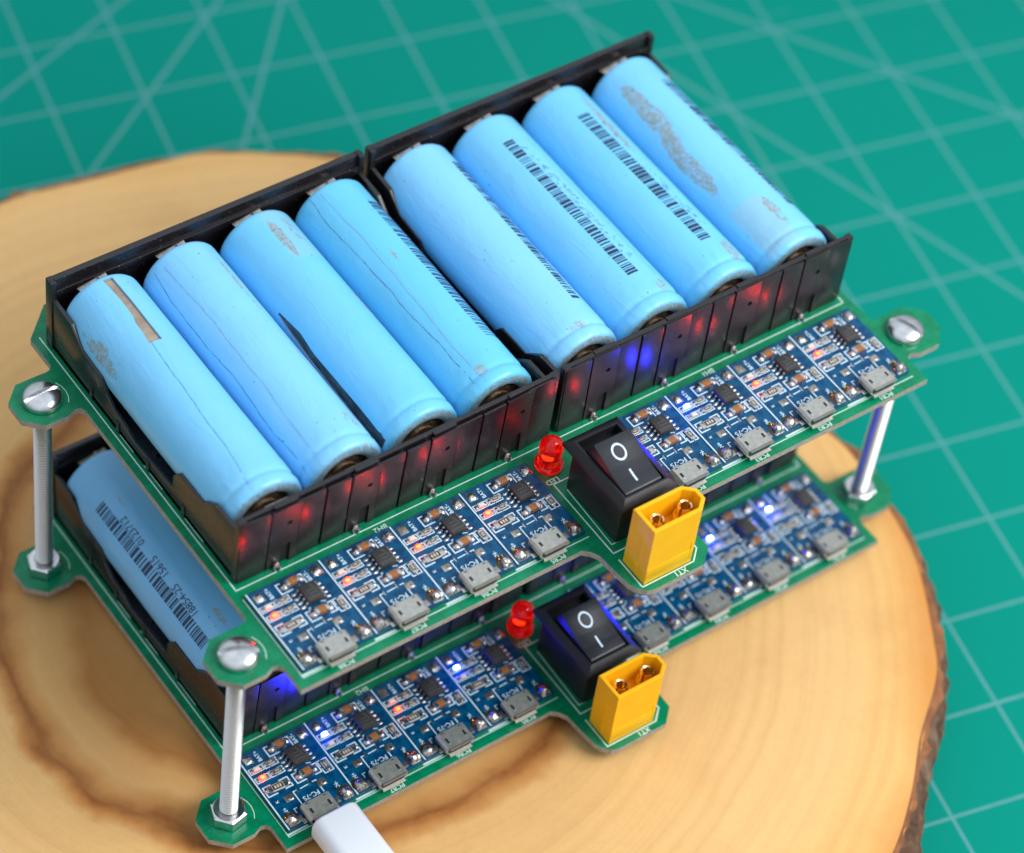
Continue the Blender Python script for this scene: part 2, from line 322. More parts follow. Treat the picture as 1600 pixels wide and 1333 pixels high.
# ------------------------------------------------------------------ setting: mat, table, wood slice
b = MB(); b.box(-1400, 1400, -1400, 1400, -30, -3.05, 'table')
o = part('table', b); o.location = W(50, 40, -OZ); tag(o, kind='structure')
b = MB(); b.box(-520, 330, -560, 320, -3, 0, 'mat', .6)
o = part('cutting_mat', b); o.location = W(252.97, 175.29, -OZ); o.rotation_euler = (0, 0, math.radians(-12.6))
tag(o, 'green self-healing cutting mat with pale grid and diagonal lines under the round wood slice', 'cutting mat')

rim = [(-97,54),(-96,30),(-92,0),(-84,-28),(-70,-55),(-48,-80),(-18,-100),(18,-112),(55,-116),(88,-108),(111,-97),(125,-87),(137,-76),(150.6,-65.5),(157.4,-56.8),(168.7,-37.3),(173.4,-22),(176.7,-3.3),(175.8,9.3),(174,35),(168,62),(158,90),(145,117),(134,132),(121.7,144.6),(108.5,154),(91,163),(61,169),(41,172),(12,168),(-20,156),(-50,135),(-74,110),(-90,82)]
def smooth_loop(p, k):
    out = []; n = len(p)
    for i in range(n):
        p0, p1, p2, p3 = (Vector(p[(i+j-1) % n]) for j in range(4))
        for q in range(k):
            t = q/k; out.append(0.5*((2*p1)+(-p0+p2)*t+(2*p0-5*p1+4*p2-p3)*t*t+(-p0+3*p1-3*p2+p3)*t**3))
    return out
WZ = -62.0
rp = smooth_loop(rim, 10); nr = len(rp); R0 = random.Random(5)
wslice = thing('wood_slice', (0, 0, -OZ), 'round live-edge wood slice with brown growth rings under the stacked boards', 'wood slice')
from mathutils import noise as mn
def nz3(x, y, z, s): return mn.fractal(Vector((x, y, z))*s, 1.0, 2.0, 5)
b = MB(); vs = []; cx, cy = 45.0, 35.0
levels = [0., .3, .6, .8, .92, .996]
for q in levels[1:]:
    vs += [(cx+(p.x-cx)*q, cy+(p.y-cy)*q, OZ+WZ) for p in rp]
vs.append((cx, cy, OZ+WZ)); fs = []
for i in range(nr): fs.append((len(vs)-1, i, (i+1) % nr))
for j in range(len(levels)-2):
    for i in range(nr): fs.append((j*nr+i, (j+1)*nr+i, (j+1)*nr+(i+1) % nr, j*nr+(i+1) % nr))
b.add(vs, fs, 'wood'); lst = 4*nr
vs2 = [(cx+(p.x-cx)*.992, cy+(p.y-cy)*.992, 1.) for p in rp]
bb = len(b.v); b.v += vs2
for i in range(nr): b.f.append((lst+i, bb+i, bb+(i+1) % nr, lst+(i+1) % nr)); b.m.append(b.mi('wood'))
part('wood_face', b.mesh('wood_face', True, 30), wslice)
b = MB(); rows = 11; H = OZ+WZ; vs = []
for j in range(rows):
    t = j/(rows-1); z = H*(1-t)
    for i, p in enumerate(rp):
        d = Vector((p.x-cx, p.y-cy)).normalized()
        bul = 1.2+2.0*math.sin(t*math.pi)**.6+2.0*nz3(p.x, p.y, z*1.5, .07)+1.3*nz3(p.x, p.y, z, .22)
        if j == 0: bul = -.6+.9*nz3(p.x, p.y, 0, .15)
        if j == 1: bul = .7+1.5*nz3(p.x, p.y, 3, .09)+.8*nz3(p.x, p.y, 3, .3); z = H-.5+.5*nz3(p.x, p.y, 9, .2)
        vs.append((p.x+d.x*bul, p.y+d.y*bul, z+(.05 if j == 0 else 0)))
fs = []
for j in range(rows-1):
    for i in range(nr): fs.append((j*nr+i, (j+1)*nr+i, (j+1)*nr+(i+1) % nr, j*nr+(i+1) % nr))
b.add(vs, fs[:nr], 'cambium'); b.m[-nr:] = [b.mi('cambium')]*nr
base = 0
for f in fs[nr:]: b.f.append(f); b.m.append(b.mi('bark'))
vin = [(cx+(p.x-cx)*.991, cy+(p.y-cy)*.991, H+.03) for p in rp]; bb = len(b.v); b.v += vin
for i in range(nr): b.f.append((bb+i, i, (i+1) % nr, bb+(i+1) % nr)); b.m.append(b.mi('cambium'))
part('bark', b.mesh('bark', True, 50), wslice)

# ------------------------------------------------------------------ circuit board
EY0, EY1, EX0, EX1 = -15.44, 62.4, -9.2, 165.3
def ear(cx, cy, sgn, yhi, ylo):   # octagonal ear outline, listed from +y joint to -y joint for the left side
    r, k = 6.5, 2.75
    p = [(-2.8, cy+7.7), (-3.4, cy+6.7), (-4.6, cy+6.4), (cx+k-.2, cy+r), (cx-k, cy+r), (cx-r, cy+k), (cx-r, cy-k), (cx-k, cy-r), (cx+k-.2, cy-r), (-4.6, cy-5.6), (-3.4, cy-5.9), (-2.8, cy-7.0)]
    return p
out = []
L_ = [(4.7, 86), (-2.8, 78.6)] + ear(EX0, EY1, 1, 0, 0) + ear(EX0, EY0, 1, 0, 0) + [(-2.8, -28.75), (64.6, -28.75), (66.0, -28.7), (67.5, -30.0), (68.5, -31.8), (68.8, -36), (69.3, -40.8), (70.0, -42.4), (71.6, -44.1), (73, -44.6), (86.2, -44.6), (89.6, -41.4), (89.8, -31.8), (90.8, -29.6), (93.2, -28.75), (160.8, -28.75)]
mirror = lambda p: (158.0-p[0], p[1])
L_ += [mirror(q) for q in ear(EX0, EY0, 1, 0, 0)[::-1]] + [(160.8, 58.0), (161.6, 57.8), (164.4, 58.0), (166.4, 60.6), (166.4, 65.4), (164.4, 67.9), (161.6, 68.1), (160.8, 68.8)] + [(160.8, 78.6), (153.3, 86)]
b = MB(); b.prism(L_, -1.6, 0, 'green', side='edge'); sub_me = b.mesh('substrate', False)
MP, MX0, MX1, MY = 17.407, -.35, 88.57, -3.99     # module pitch, first module of each bank, back edge
Z1 = 1.12
def silk_board():
    b = MB(); z = .02
    b.line([(-.9, 78), (-.9, -1.3), (158.9, -1.3), (158.9, 78)], .26, z, 'silk')
    for a, c_ in ((47.6, 40.6), (36.2, 28.9), (20, 13)): b.line([(.05, a), (.05, c_)], .22, z, 'silk'); b.line([(157.9, a), (157.9, c_)], .22, z, 'silk')
    b.line([(76.0, -11.3), (71.3, -11.3), (71.3, -32.7), (76, -32.7)], .3, z, 'silk'); b.line([(73.0, -13.9), (72.4, -30.6), (74.2, -30.6)], .22, z, 'silk')
    b.line([(71.3, -34.7), (71.3, -42.9), (84.6, -42.9), (87.3, -40.4), (87.3, -37)], .3, z, 'silk')
    # outlines of the two module banks, doubled on the front edge
    for x0 in (MX0, MX1):
        b.line([(x0-.55, MY+.1), (x0-.55, MY-22.45), (x0+4*MP+.2, MY-22.45)], .22, z, 'silk')
        for i in range(4): b.line([(x0+i*MP-.35, MY-21.95), (x0+i*MP+4.3, MY-21.95)], .5, z, 'silk')
    flip = lambda cx, cy: (lambda x, y: (cx-x, cy-y, z))
    for i in range(8):
        x = (MX0+8.9+i*MP) if i < 4 else (MX1+8.9+(i-4)*MP)
        b.text('PCB%d' % (8-i), 1.6, flip(x-.2, -27.85), 'silk', bold=.03)
    b.text('LED', 2.0, flip(72.2, -12.9+2.4), 'silk', bold=.03) if False else b.text('LED', 1.9, flip(71.7, -10.4), 'silk', bold=.03)
    b.text('XT1', 1.8, flip(80.6, -43.75), 'silk', bold=.03)
    b.text('BH2', 1.8, flip(33.3, -2.6), 'silk', bold=.02); b.text('BH1', 1.8, flip(119.3, -2.6), 'silk', bold=.02)
    for cx_, sg in ((EX0, 1), (158-EX0, -1)):
        for cy_ in (EY0, EY1):
            p = [(cx_+sg*5.6*math.cos(a), cy_+5.6*math.sin(a)) for a in [math.radians(q) for q in range(-35, 45, 16)]]; b.line(p, .16, z, 'silk')
    return b.mesh('silkscreen', False)
silk_me = silk_board()

# ------------------------------------------------------------------ battery holder
def plate_hole(b, x0, x1, z0, z1, cx, cz, r, y0, y1, name):
    n = 16; outer = []; inner = []
    for i in range(n):
        a = 2*math.pi*(i+.5)/n; c_, s_ = math.cos(a), math.sin(a)
        t = min(((x1-cx)/c_ if c_ > 0 else (x0-cx)/c_), ((z1-cz)/s_ if s_ > 0 else (z0-cz)/s_))
        outer.append((cx+c_*t, cz+s_*t)); inner.append((cx+c_*r, cz+s_*r))
    vs = [(x, y0, z) for x, z in outer]+[(x, y0, z) for x, z in inner]+[(x, y1, z) for x, z in inner]
    fs = []
    for i in range(n):
        j = (i+1) % n; fs.append((i, j, n+j, n+i)); fs.append((n+i, n+j, 2*n+j, 2*n+i))
    b.add(vs, fs, name)
    for cxx, czz in ((x0, z0), (x1, z0), (x1, z1), (x0, z1)):
        # corner triangles
        idx = sorted(range(n), key=lambda i: (outer[i][0]-cxx)**2+(outer[i][1]-czz)**2)[:2]
        b.add([(outer[idx[0]][0], y0, outer[idx[0]][1]), (outer[idx[1]][0], y0, outer[idx[1]][1]), (cxx, y0, czz)], [(0,1,2)], name)
    # rim sides back to the wall
    for (a0, c0, a1, c1) in ((x0, z0, x1, z0), (x1, z0, x1, z1), (x1, z1, x0, z1), (x0, z1, x0, z0)):
        b.add([(a0, y0, c0), (a1, y0, c1), (a1, y1, c1), (a0, y1, c0)], [(0,1,2,3)], name)
HW, HL = 78.0, 76.3
side_prof = [(1.6, 0), (HL-1.6, 0), (HL-1.6, 19.6), (74.9, 18.6), (74.5, 15.2), (66.5, 14.7), (61.8, 10.9), (53.6, 10.3), (51.9, 6.8), (49, 4.9), (45, 4.4), (40.8, 3.0), (26.2, 4.1), (25.2, 5.2), (25, 8.6), (22.6, 11.6), (13.9, 11.8), (12.6, 13.0), (9.4, 15.6), (1.6, 16.0)]
def holder_mesh():
    b = MB()
    b.box(0, HW, 1.6, HL-1.6, .3, 1.5, 'black')
    # front and back walls (base slab), with a thin lip
    b.box(0, HW, .55, 1.6, .25, 20.0, 'black', .15); b.box(0, HW, HL-1.6, HL, .25, 20.0, 'black', .25)
    b.box(.0, HW, HL-2.4, HL-1.5, 15.0, 17.2, 'black', .2)
    for k in range(4):
        x = .7+19.2*k; pa = [(x+6.5, x+12.9), (x+13.0, x+19.0)]
        if k == 0: b.box(.05, 6.7, .0, .6, .1, 19.6, 'blackin', .12)
        # panel with slot and hole
        b.box(x+6.35, x+9.45, .0, .6, .1, 6.35, 'blackin'); b.box(x+11.75, x+13.35, .0, .6, .1, 6.35, 'blackin')
        plate_hole(b, x+6.35, x+13.35, 6.35, 19.6, x+10.9, 13.7, .62, .0, .6, 'blackin')
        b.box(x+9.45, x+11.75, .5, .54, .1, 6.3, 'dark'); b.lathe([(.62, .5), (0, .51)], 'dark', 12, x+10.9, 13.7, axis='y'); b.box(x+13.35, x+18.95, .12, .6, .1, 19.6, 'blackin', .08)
        if k < 3: b.box(x+19.45, x+25.1, .05, .6, .1, 19.4, 'blackin', .08)
        # wall notches on the top edge
        b.box(x+7.0, x+12.6, .56, 1.62, 19.98, 20.4, 'black', .1)
        # cradle ribs under the cells
        for yy in (12, 36, 60): b.box(x+2.0, x+16.2, yy, yy+1.6, 1.4, 2.1, 'black')
        if k: 
            b.box(.45+19.2*k, 1.35+19.2*k, 1.6, 8, 1.4, 6.0, 'black', .1); b.box(.45+19.2*k, 1.35+19.2*k, 66, HL-1.6, 1.4, 9.0, 'black', .1)
    for x0, x1 in ((0, 1.0), (HW-1.0, HW)): b.prism(side_prof, x0, x1, 'black', axis='x', bev=.18)
    for x0, x1 in ((-.35, 1.35), (HW-1.35, HW+.35)):
        b.box(x0, x1, .25, 1.9, .2, 19.9, 'black', .2); b.box(x0 if x0 < 10 else x0+.3, x1-.3 if x0 < 10 else x1, HL-2.6, HL-.05, .2, 20.2, 'black', .2)
    for yy in (20, 34, 46, 57):    # ribs on the outer side faces
        b.box(-.25, 0.05, yy, yy+1.2, .2, 3.6, 'black'); b.box(HW-.05, HW+.25, yy, yy+1.2, .2, 3.6, 'black')
    return b.mesh('battery_holder', True, 30)
def interp0(pts, y):
    for (a, c_), (d, e) in zip(pts[:-1], pts[1:]):
        if y <= d: return c_+(e-c_)*max(0, y-a)/(d-a)
    return pts[-1][1]
hold_me = holder_mesh(); hold_bow = hold_me.copy()      # the left holder's front wall is pushed outward by its springs
for q in hold_bow.vertices:
    if q.co.y < 3*S and q.co.z > 2*S: q.co.y -= S*interp0([(0, .75), (7, 1.35), (40, 1.4), (60, 1.15), (78, .35)], q.co.x/S)*((q.co.z/S-2)/18)**1.3
def contact_front():
    b = MB(); b.prism([(-3.4, 0), (3.4, 0), (3.4, 14.6), (2.7, 15.4), (-2.7, 15.4), (-3.4, 14.6)], 2.0, 2.35, 'nickel', axis='y')
    b.prism([(-2.4, 3), (2.4, 3), (2.4, 11.0), (-2.4, 11.0)], 3.6, 3.9, 'nickel', axis='y')
    return b.mesh('contact_spring', True)
def contact_back():
    b = MB()
    p = [(-4.0, 15.6, -.9), (3.2, 17.0, -.5), (3.2, 16.6, -2.9), (-3.2, 15.3, -3.1)]
    b.add([(x, HL+dy-.9, z) for x, z, dy in p]+[(x, HL+dy-.9, z-.3) for x, z, dy in p], [(0,1,2,3),(7,6,5,4),(0,4,5,1),(1,5,6,2),(2,6,7,3),(3,7,4,0)], 'nickel')
    b.box(-3, 3, HL-1.95, HL-1.65, 1.5, 15.4, 'nickel')
    for i in range(6):   # small curled finger
        a0, a1 = i*.5, (i+1)*.5
        f = lambda a: (.4+a*.42, HL-2.0-.9*math.sin(a*1.0), 16.0+1.2*math.sin(a)*1.1)
        p0, p1 = f(a0), f(a1); b.add([p0, p1, (p1[0]+.1, p1[1]-.35, p1[2]-.45), (p0[0]+.1, p0[1]-.35, p0[2]-.45)], [(0,1,2,3)], 'nickel')
    return b.mesh('contact_plate', True)
def solder_pin():
    b = MB(); b.lathe([(1.05, 0), (1.0, .5), (.75, 1.2), (.4, 1.7), (0, 1.8)], 'solder', 14); return b.mesh('solder_pin')
cf_me, cb_me, sp_me = contact_front(), contact_back(), solder_pin()
def holder(parent, x):
    h = part('battery_holder', hold_bow if x < 10 else hold_me, parent, (x, 0, .05))
    for k in range(4):
        c_ = 9.8+19.2*k
        part('contact_spring', cf_me, h, (c_-.5, -.95, 3.9) if x < 10 else (c_, 0, 2.4)); part('contact_plate', cb_me, h, (c_-.2, 0, .2))
        part('solder_pin', sp_me, h, (c_-.5, -.45, -.05))
    return h

# ------------------------------------------------------------------ charging module (local: x right, y toward the front is negative)
MW, ML = 17.2, 21.55
b = MB(); b.box(0, MW, -ML, 0, .12, Z1, 'blue'); 
b.box(.0, .10, -ML, 0, Z1-.1, Z1+.03, 'silkb'); mod_me = b.mesh('charging_module', False)
def mod_silk():
    b = MB(); z = Z1+.02; T = lambda L2: [(x, -y) for x, y in L2]; c = 'silkb'
    b.line(T([(.13, .1), (.13, 21.4)]), .32, z, c)
    def U(x0, y0, x1, y1, g0, g1, w=.3):   # box with gaps in the long sides
        b.line(T([(g0, y1), (x0, y1), (x0, y0), (g0 if 0 else x0+.9, y0)]), w, z, c); b.line(T([(g1, y0), (x1, y0), (x1, y1), (g1, y1)]), w, z, c)
    b.line(T([(6.5, 1.0), (6.5, 3.6), (9.0, 3.6)]), .3, z, c); b.line(T([(6.5, 1.0), (7.4, 1.0)]), .3, z, c); b.line(T([(10.6, 1.0), (12.5, 1.0), (12.5, 3.5)]), .3, z, c)
    b.line(T([(8.0, 9.95), (8.0, 12.5), (10.2, 12.5)]), .3, z, c); b.line(T([(8.0, 9.95), (9.0, 9.95)]), .3, z, c); b.line(T([(12.2, 9.95), (14.1, 9.95), (14.1, 12.5), (12.6, 12.5)]), .3, z, c)
    b.line(T([(3.0, 12.4), (.8, 12.4), (.8, 9.8), (2.6, 9.8)]), .3, z, c); b.line(T([(4.9, 9.8), (6.9, 9.8), (6.9, 12.3), (5.2, 12.3)]), .3, z, c)
    b.line(T([(15.5, 9.9), (14.5, 9.9), (14.5, 11.3)]), .25, z, c); b.line(T([(14.5, 12.0), (14.5, 13.3), (16.7, 13.3), (16.7, 9.9), (15.9, 9.9)]), .25, z, c)
    for y0 in (4.2, 6.8):
        b.line(T([(6.2, y0), (7.4, y0), (7.4, y0+1.6), (5.6, y0+1.6)]), .22, z, c); b.line(T([(5.2, y0+1.6), (4.2, y0+1.6), (4.2, y0), (5.0, y0)]), .22, z, c)
        b.line(T([(.6, y0+.1), (3.85, y0+.1), (3.85, y0+1.5), (.6, y0+1.5), (.6, y0+.1)]), .22, z, c)
    b.line(T([(9.6, 9.3), (9.3, 9.3), (9.3, 9.7)]), .22, z, c); b.line(T([(12.4, 9.0), (13.2, 9.3)]), .22, z, c)
    b.line(T([(7.8, 13.9), (9.7, 13.8)]), .25, z, c); b.line(T([(10.95, 13.7), (11.75, 13.7), (11.75, 17.0)]), .25, z, c); b.line(T([(6.7, 13.8), (5.95, 13.8), (5.95, 17.6)]), .25, z, c); b.line(T([(4.4, 17.6), (3.8, 17.6), (3.8, 18.6)]), .25, z, c)
    flip = lambda cx, cy: (lambda x, y: (cx-x, -cy-y, z)); up = lambda cx, cy: (lambda x, y: (cx-y, -cy+x, z))
    b.text('FC-75', 1.65, flip(8.85, 16.5), c, bold=.03)
    b.text('BAT+', 1.25, up(4.35, 2.1), c, bold=.03); b.text('BAT-', 1.25, up(13.5, 2.2), c, bold=.03)
    b.text('IN+', 1.2, up(2.1, 17.3), c, bold=.03); b.text('IN-', 1.2, up(15.0, 17.0), c, bold=.03); b.text('K', 1.0, up(1.7, 14.3), c, bold=.02)
    return b.mesh('module_print', False)
ms_me = mod_silk()
def chip_me():
    b = MB(); b.box(9.55, 13.2, -9.0, -4.5, Z1+.25, Z1+1.65, 'chip', .16)
    b.lathe([(.24, Z1+1.655), (0, Z1+1.656)], 'chipmark', 12, 10.2, -8.4)
    for q in range(3): b.line([(10.6, -8.2+q*.9), (12.6-.4*q, -8.2+q*.9)], .28, Z1+1.662, 'chipmark')
    b.line([(11.9, -5.2), (12.4, -6.8)], .28, Z1+1.662, 'chipmark')
    for i in range(4):
        y = -4.95-i*1.22
        for sg, xe in ((-1, 9.55), (1, 13.2)):
            xs_ = [xe-.02*sg, xe+.45*sg, xe+.6*sg, xe+1.15*sg]; zs = [Z1+.95, Z1+.9, Z1+.2, Z1+.12]
            for (xa, za), (xb, zb) in zip(zip(xs_[:-1], zs[:-1]), zip(xs_[1:], zs[1:])):
                x0, x1 = sorted((xa, xb)); b.add([(xa, y-.22, za), (xb, y-.22, zb), (xb, y+.22, zb), (xa, y+.22, za), (xa, y-.22, za-.16), (xb, y-.22, zb-.16), (xb, y+.22, zb-.16), (xa, y+.22, za-.16)], [(0,1,2,3),(7,6,5,4),(0,4,5,1),(1,5,6,2),(2,6,7,3),(3,7,4,0)], 'tin')
            b.dome(xe+1.15*sg, y, Z1, .62, .38, .24, 'solder', 10, 3)
    return b.mesh('chip', True)
def cap(x, y, n='capacitor'):
    b = MB(); b.box(x-.85, x+.85, -y-.8, -y+.8, Z1+.05, Z1+1.15, 'brown', .1)
    for s_ in (-1, 1):
        b.box(x+s_*1.2-.4, x+s_*1.2+.4, -y-.84, -y+.84, Z1+.03, Z1+1.2, 'tin', .14)
        b.dome(x+s_*1.85, -y, Z1, .95, .95, .75, 'solder', 12, 3)
    return b.mesh(n)
def res(x, y, L2, w, vert=False, n='resistor'):
    b = MB(); f = (lambda a, c_: (a, c_))
    def bx(u0, u1, w0, w1, z0, z1, mname, bev=0.):
        if vert: b.box(x+w0, x+w1, -y-u1, -y-u0, z0, z1, mname, bev)
        else: b.box(x+u0, x+u1, -y+w0, -y+w1, z0, z1, mname, bev)
    bx(-L2*.27, L2*.27, -w/2, w/2, Z1+.05, Z1+.45, 'cream', .04); bx(-L2*.24, L2*.24, -w*.4, w*.4, Z1+.44, Z1+.5, 'resist')
    for q in (-.12, 0., .12): bx(L2*(q-.035), L2*(q+.035), -w*.22, w*.22, Z1+.5, Z1+.51, 'cream')
    for s_ in (-1, 1):
        u = s_*L2*.36; bx(u-L2*.1, u+L2*.1, -w*.5, w*.5, Z1+.03, Z1+.5, 'tin', .06)
        a, c_ = (x, -y-s_*L2*.42) if vert else (x+s_*L2*.42, -y); b.dome(a, c_, Z1, (w if vert else L2)*.2+.12, (L2 if vert else w)*.2+.2, .34, 'solder', 10, 3)
    return b.mesh(n)
def led(x, y, kind):
    b = MB()
    for s_ in (-1, 1): b.dome(x+s_*1.0, -y, Z1, .5, .52, .25, 'solder', 10, 3)
    bod = {'off': 'ledoff', 'red': 'red_glow', 'blue': 'blue_glow'}[kind]
    b.box(x-.82, x+.82, -y-.46, -y+.46, Z1+.05, Z1+.30, 'cream', .03); b.box(x-.72, x+.72, -y-.48, -y+.48, Z1+.30, Z1+.74, bod, .1)
    if kind != 'off': b.dome(x-.05, -y, Z1+.72, .60, .46, .18, kind+'_hot', 12, 3)
    return b.mesh('indicator_light')
def usb_me():
    b = MB(); x0, x1, y0, y1, z0, z1 = 4.45, 11.65, -23.15, -18.75, Z1-.02, Z1+2.5
    n_ = []; prof = [(x0+.9, z0), (x1-.9, z0), (x1-.05, z0+.95), (x1, z1-.5), (x1-.5, z1), (x0+.5, z1), (x0, z1-.5), (x0+.05, z0+.95)]
    b.prism([(a, c_) for a, c_ in prof], y0, y1, 'usb', axis='y')
    # mouth with flared lip and dark cavity
    inn = [(x0+1.1, z0+.3), (x1-1.1, z0+.3), (x1-.4, z0+1.1), (x1-.4, z1-.6), (x1-.7, z1-.3), (x0+.7, z1-.3), (x0+.4, z1-.6), (x0+.4, z0+1.1)]
    b.prism(inn, y0-.03, y0+.3, 'dark', axis='y')
    b.add([(x0+.6, y0, z1-.02), (x1-.6, y0, z1-.02), (x1-.5, y0-.75, z1+.28), (x0+.5, y0-.75, z1+.28), (x0+.6, y0, z1-.26), (x1-.6, y0, z1-.26), (x1-.5, y0-.8, z1+.08), (x0+.5, y0-.8, z1+.08)], [(0,3,2,1),(4,5,6,7),(3,7,6,2),(0,4,7,3),(1,2,6,5)], 'usb')
    b.add([(x0+.9, y0, z0+.1), (x1-.9, y0, z0+.1), (x1-.7, y0-.75, z0-.1), (x0+.7, y0-.75, z0-.1), (x0+.9, y0, z0+.3), (x1-.9, y0, z0+.3), (x1-.7, y0-.75, z0+.12), (x0+.7, y0-.75, z0+.12)], [(0,1,2,3),(7,6,5,4),(3,2,6,7),(0,3,7,4),(1,5,6,2)], 'usb')
    for s_, xx in ((-1, x0+1.35), (1, x1-1.35)):   # latch windows and springs
        b.box(xx-.28, xx+.28, y0+1.3, y0+2.6, z1+.012, z1+.02, 'dark'); b.box(xx-.2, xx+.2, y0+.95, y0+1.45, z1+.0, z1+.1, 'tin', .04)
        b.box(xx-.35, xx+.35, y1-.5, y1-.28, z1+.008, z1+.02, 'dark')
    b.box(7.2, 8.8, y0+.9, y0+.95, z1+.005, z1+.012, 'usb')
    for xx in (x0-.35, x1+.35): b.box(xx-.5, xx+.5, -22.0, -20.8, Z1-.02, Z1+.35, 'tin', .1)
    for i in range(5): b.box(6.7+i*.65-.15, 6.7+i*.65+.15, -18.7, -18.0, Z1, Z1+.2, 'tin')
    return b.mesh('usb_port', True, 30)
def pads_me():
    L2 = []; z = Z1
    def P_(x0, x1, y0, y1, h, m_='pad', bv=.05, dome=None):
        b = MB(); b.box(x0, x1, y0, y1, z-.01, z+h, m_, bv)
        if dome: b.dome(*dome, .7, .5, .22, 'solder', 10, 3)
        L2.append(b.mesh('solder_pad'))
    for x, y, a, c_ in ((4.35, 14.7, 1.0, .85), (12.5, 14.85, 1.05, .9)): P_(x-a, x+a, -y-c_, -y+c_, .14, dome=(x+.35, -y-.35, z+.1))
    for x in (3.55, 12.75): P_(x-.75, x+.75, -21.1, -19.6, .12)
    for x, y in ((10.05, 13.5), (6.9, 13.8)): P_(x-.14, x+.14, -y-.75, -y+.55, .25, 'tin', .04)
    P_(.9, 2.95, -3.2, -.9, .1); P_(14.5, 16.9, -3.2, -.8, .1); P_(.6, 2.9, -21.2, -18.8, .08); P_(14.3, 16.7, -21.3, -18.8, .08)
    return L2
def blob(seed, x, y, r, h, fl):
    rd = random.Random(seed); b = MB()
    if fl: b.dome(x+rd.uniform(-.2, .2), -y+.5, Z1+.02, r*1.35, r*1.45, .16, 'flux', 14, 3, .10, rd)
    bm = bmesh.new(); bmesh.ops.create_icosphere(bm, subdivisions=3, radius=1)
    for q in bm.verts:
        nn = mn.fractal(q.co*1.6+Vector((seed*3.1, 0, 0)), 1., 2., 3)*.22; sq = (abs(q.co.x)**3+abs(q.co.y)**3+1e-6)**(1/3.)/(math.hypot(q.co.x, q.co.y)+1e-6)
        q.co = Vector((x+q.co.x*r*(1+nn)/sq**.8, -y+q.co.y*r*(1+nn)/sq**.8, Z1+.05+max(-.05, q.co.z)*h*(1+nn)))
    b.bm(bm, 'solder')
    if fl and rd.random() < .8:
        for q in range(3): a = rd.uniform(0, 6.28); b.box(x-.5+.5*math.cos(a)-.07, x-.5+.5*math.cos(a)+.07, -y+r*.9+q*.1, -y+r*1.3+q*.25, Z1+.1, Z1+.5+.3*q, 'gold')
    return b.mesh('solder_joint')
chipm, cap1, cap2 = chip_me(), cap(9.7, 2.1), cap(11.05, 11.2)
r1m, r2m, r3m, r4m = res(5.8, 5.0, 2.7, 1.1), res(5.8, 7.6, 2.7, 1.1), res(3.85, 11.1, 5.2, 1.7), res(15.6, 11.6, 2.9, 1.3, True)
usbm, padm = usb_me(), pads_me()
ledA = {q: led(2.25, 5.0, q) for q in ('off', 'blue')}; ledB = {q: led(2.2, 7.6, q) for q in ('off', 'red')}
blobs = {}
def get_blob(seed, x, y, r, h, fl):
    key = (seed, x, y)
    if key not in blobs: blobs[key] = blob(seed, x, y, r, h, fl)
    return blobs[key]
def module(parent, x0, idx, lit):
    rd = random.Random(idx*7+1+int(x0)+(50 if parent.location.z < 4 else 0)); mo = part('charging_module', mod_me, parent, (x0+rd.uniform(-.06, .06), MY+rd.uniform(-.12, .12), 0)); mo.rotation_euler.z = rd.uniform(-.004, .004)
    def jt(o, cx_, cy_, a=.05):
        o.rotation_euler.z = t = rd.uniform(-a, a); c_, s_ = math.cos(t), math.sin(t); o.location = Vector((cx_-(c_*cx_+s_*cy_)+rd.uniform(-.07, .07), -cy_-(s_*cx_-c_*cy_)+rd.uniform(-.07, .07), 0))*S
    tag(part('module_print', ms_me, mo), kind='stuff'); jt(part('chip', chipm, mo), 11.4, 6.8, .025); jt(part('capacitor', cap1, mo), 9.7, 2.1); jt(part('capacitor', cap2, mo), 11.05, 11.2)
    for q, (a_, b_) in zip((r1m, r2m, r3m, r4m), ((5.8, 5.0), (5.8, 7.6), (3.85, 11.1), (15.6, 11.6))): jt(part('resistor', q, mo), a_, b_, .06)
    part('indicator_light', ledA['blue' if lit == 'blue' else 'off'], mo); part('indicator_light', ledB['red' if lit == 'red' else 'off'], mo)
    part('usb_port', usbm, mo)
    for q in padm: part('solder_pad', q, mo)
    s_ = idx % 4
    part('solder_joint', get_blob(s_, 15.7, 2.1, 1.15, .75, False), mo)
    if s_ in (0, 1, 3): part('solder_joint', get_blob(s_+10, 1.9, 2.1, 1.0, .5, False), mo)
    part('solder_joint', get_blob(s_+20, 1.8, 20.0, 1.25, 1.35, True), mo); part('solder_joint', get_blob(s_+30, 15.6, 20.0, 1.3, 1.45, True), mo)
    return mo

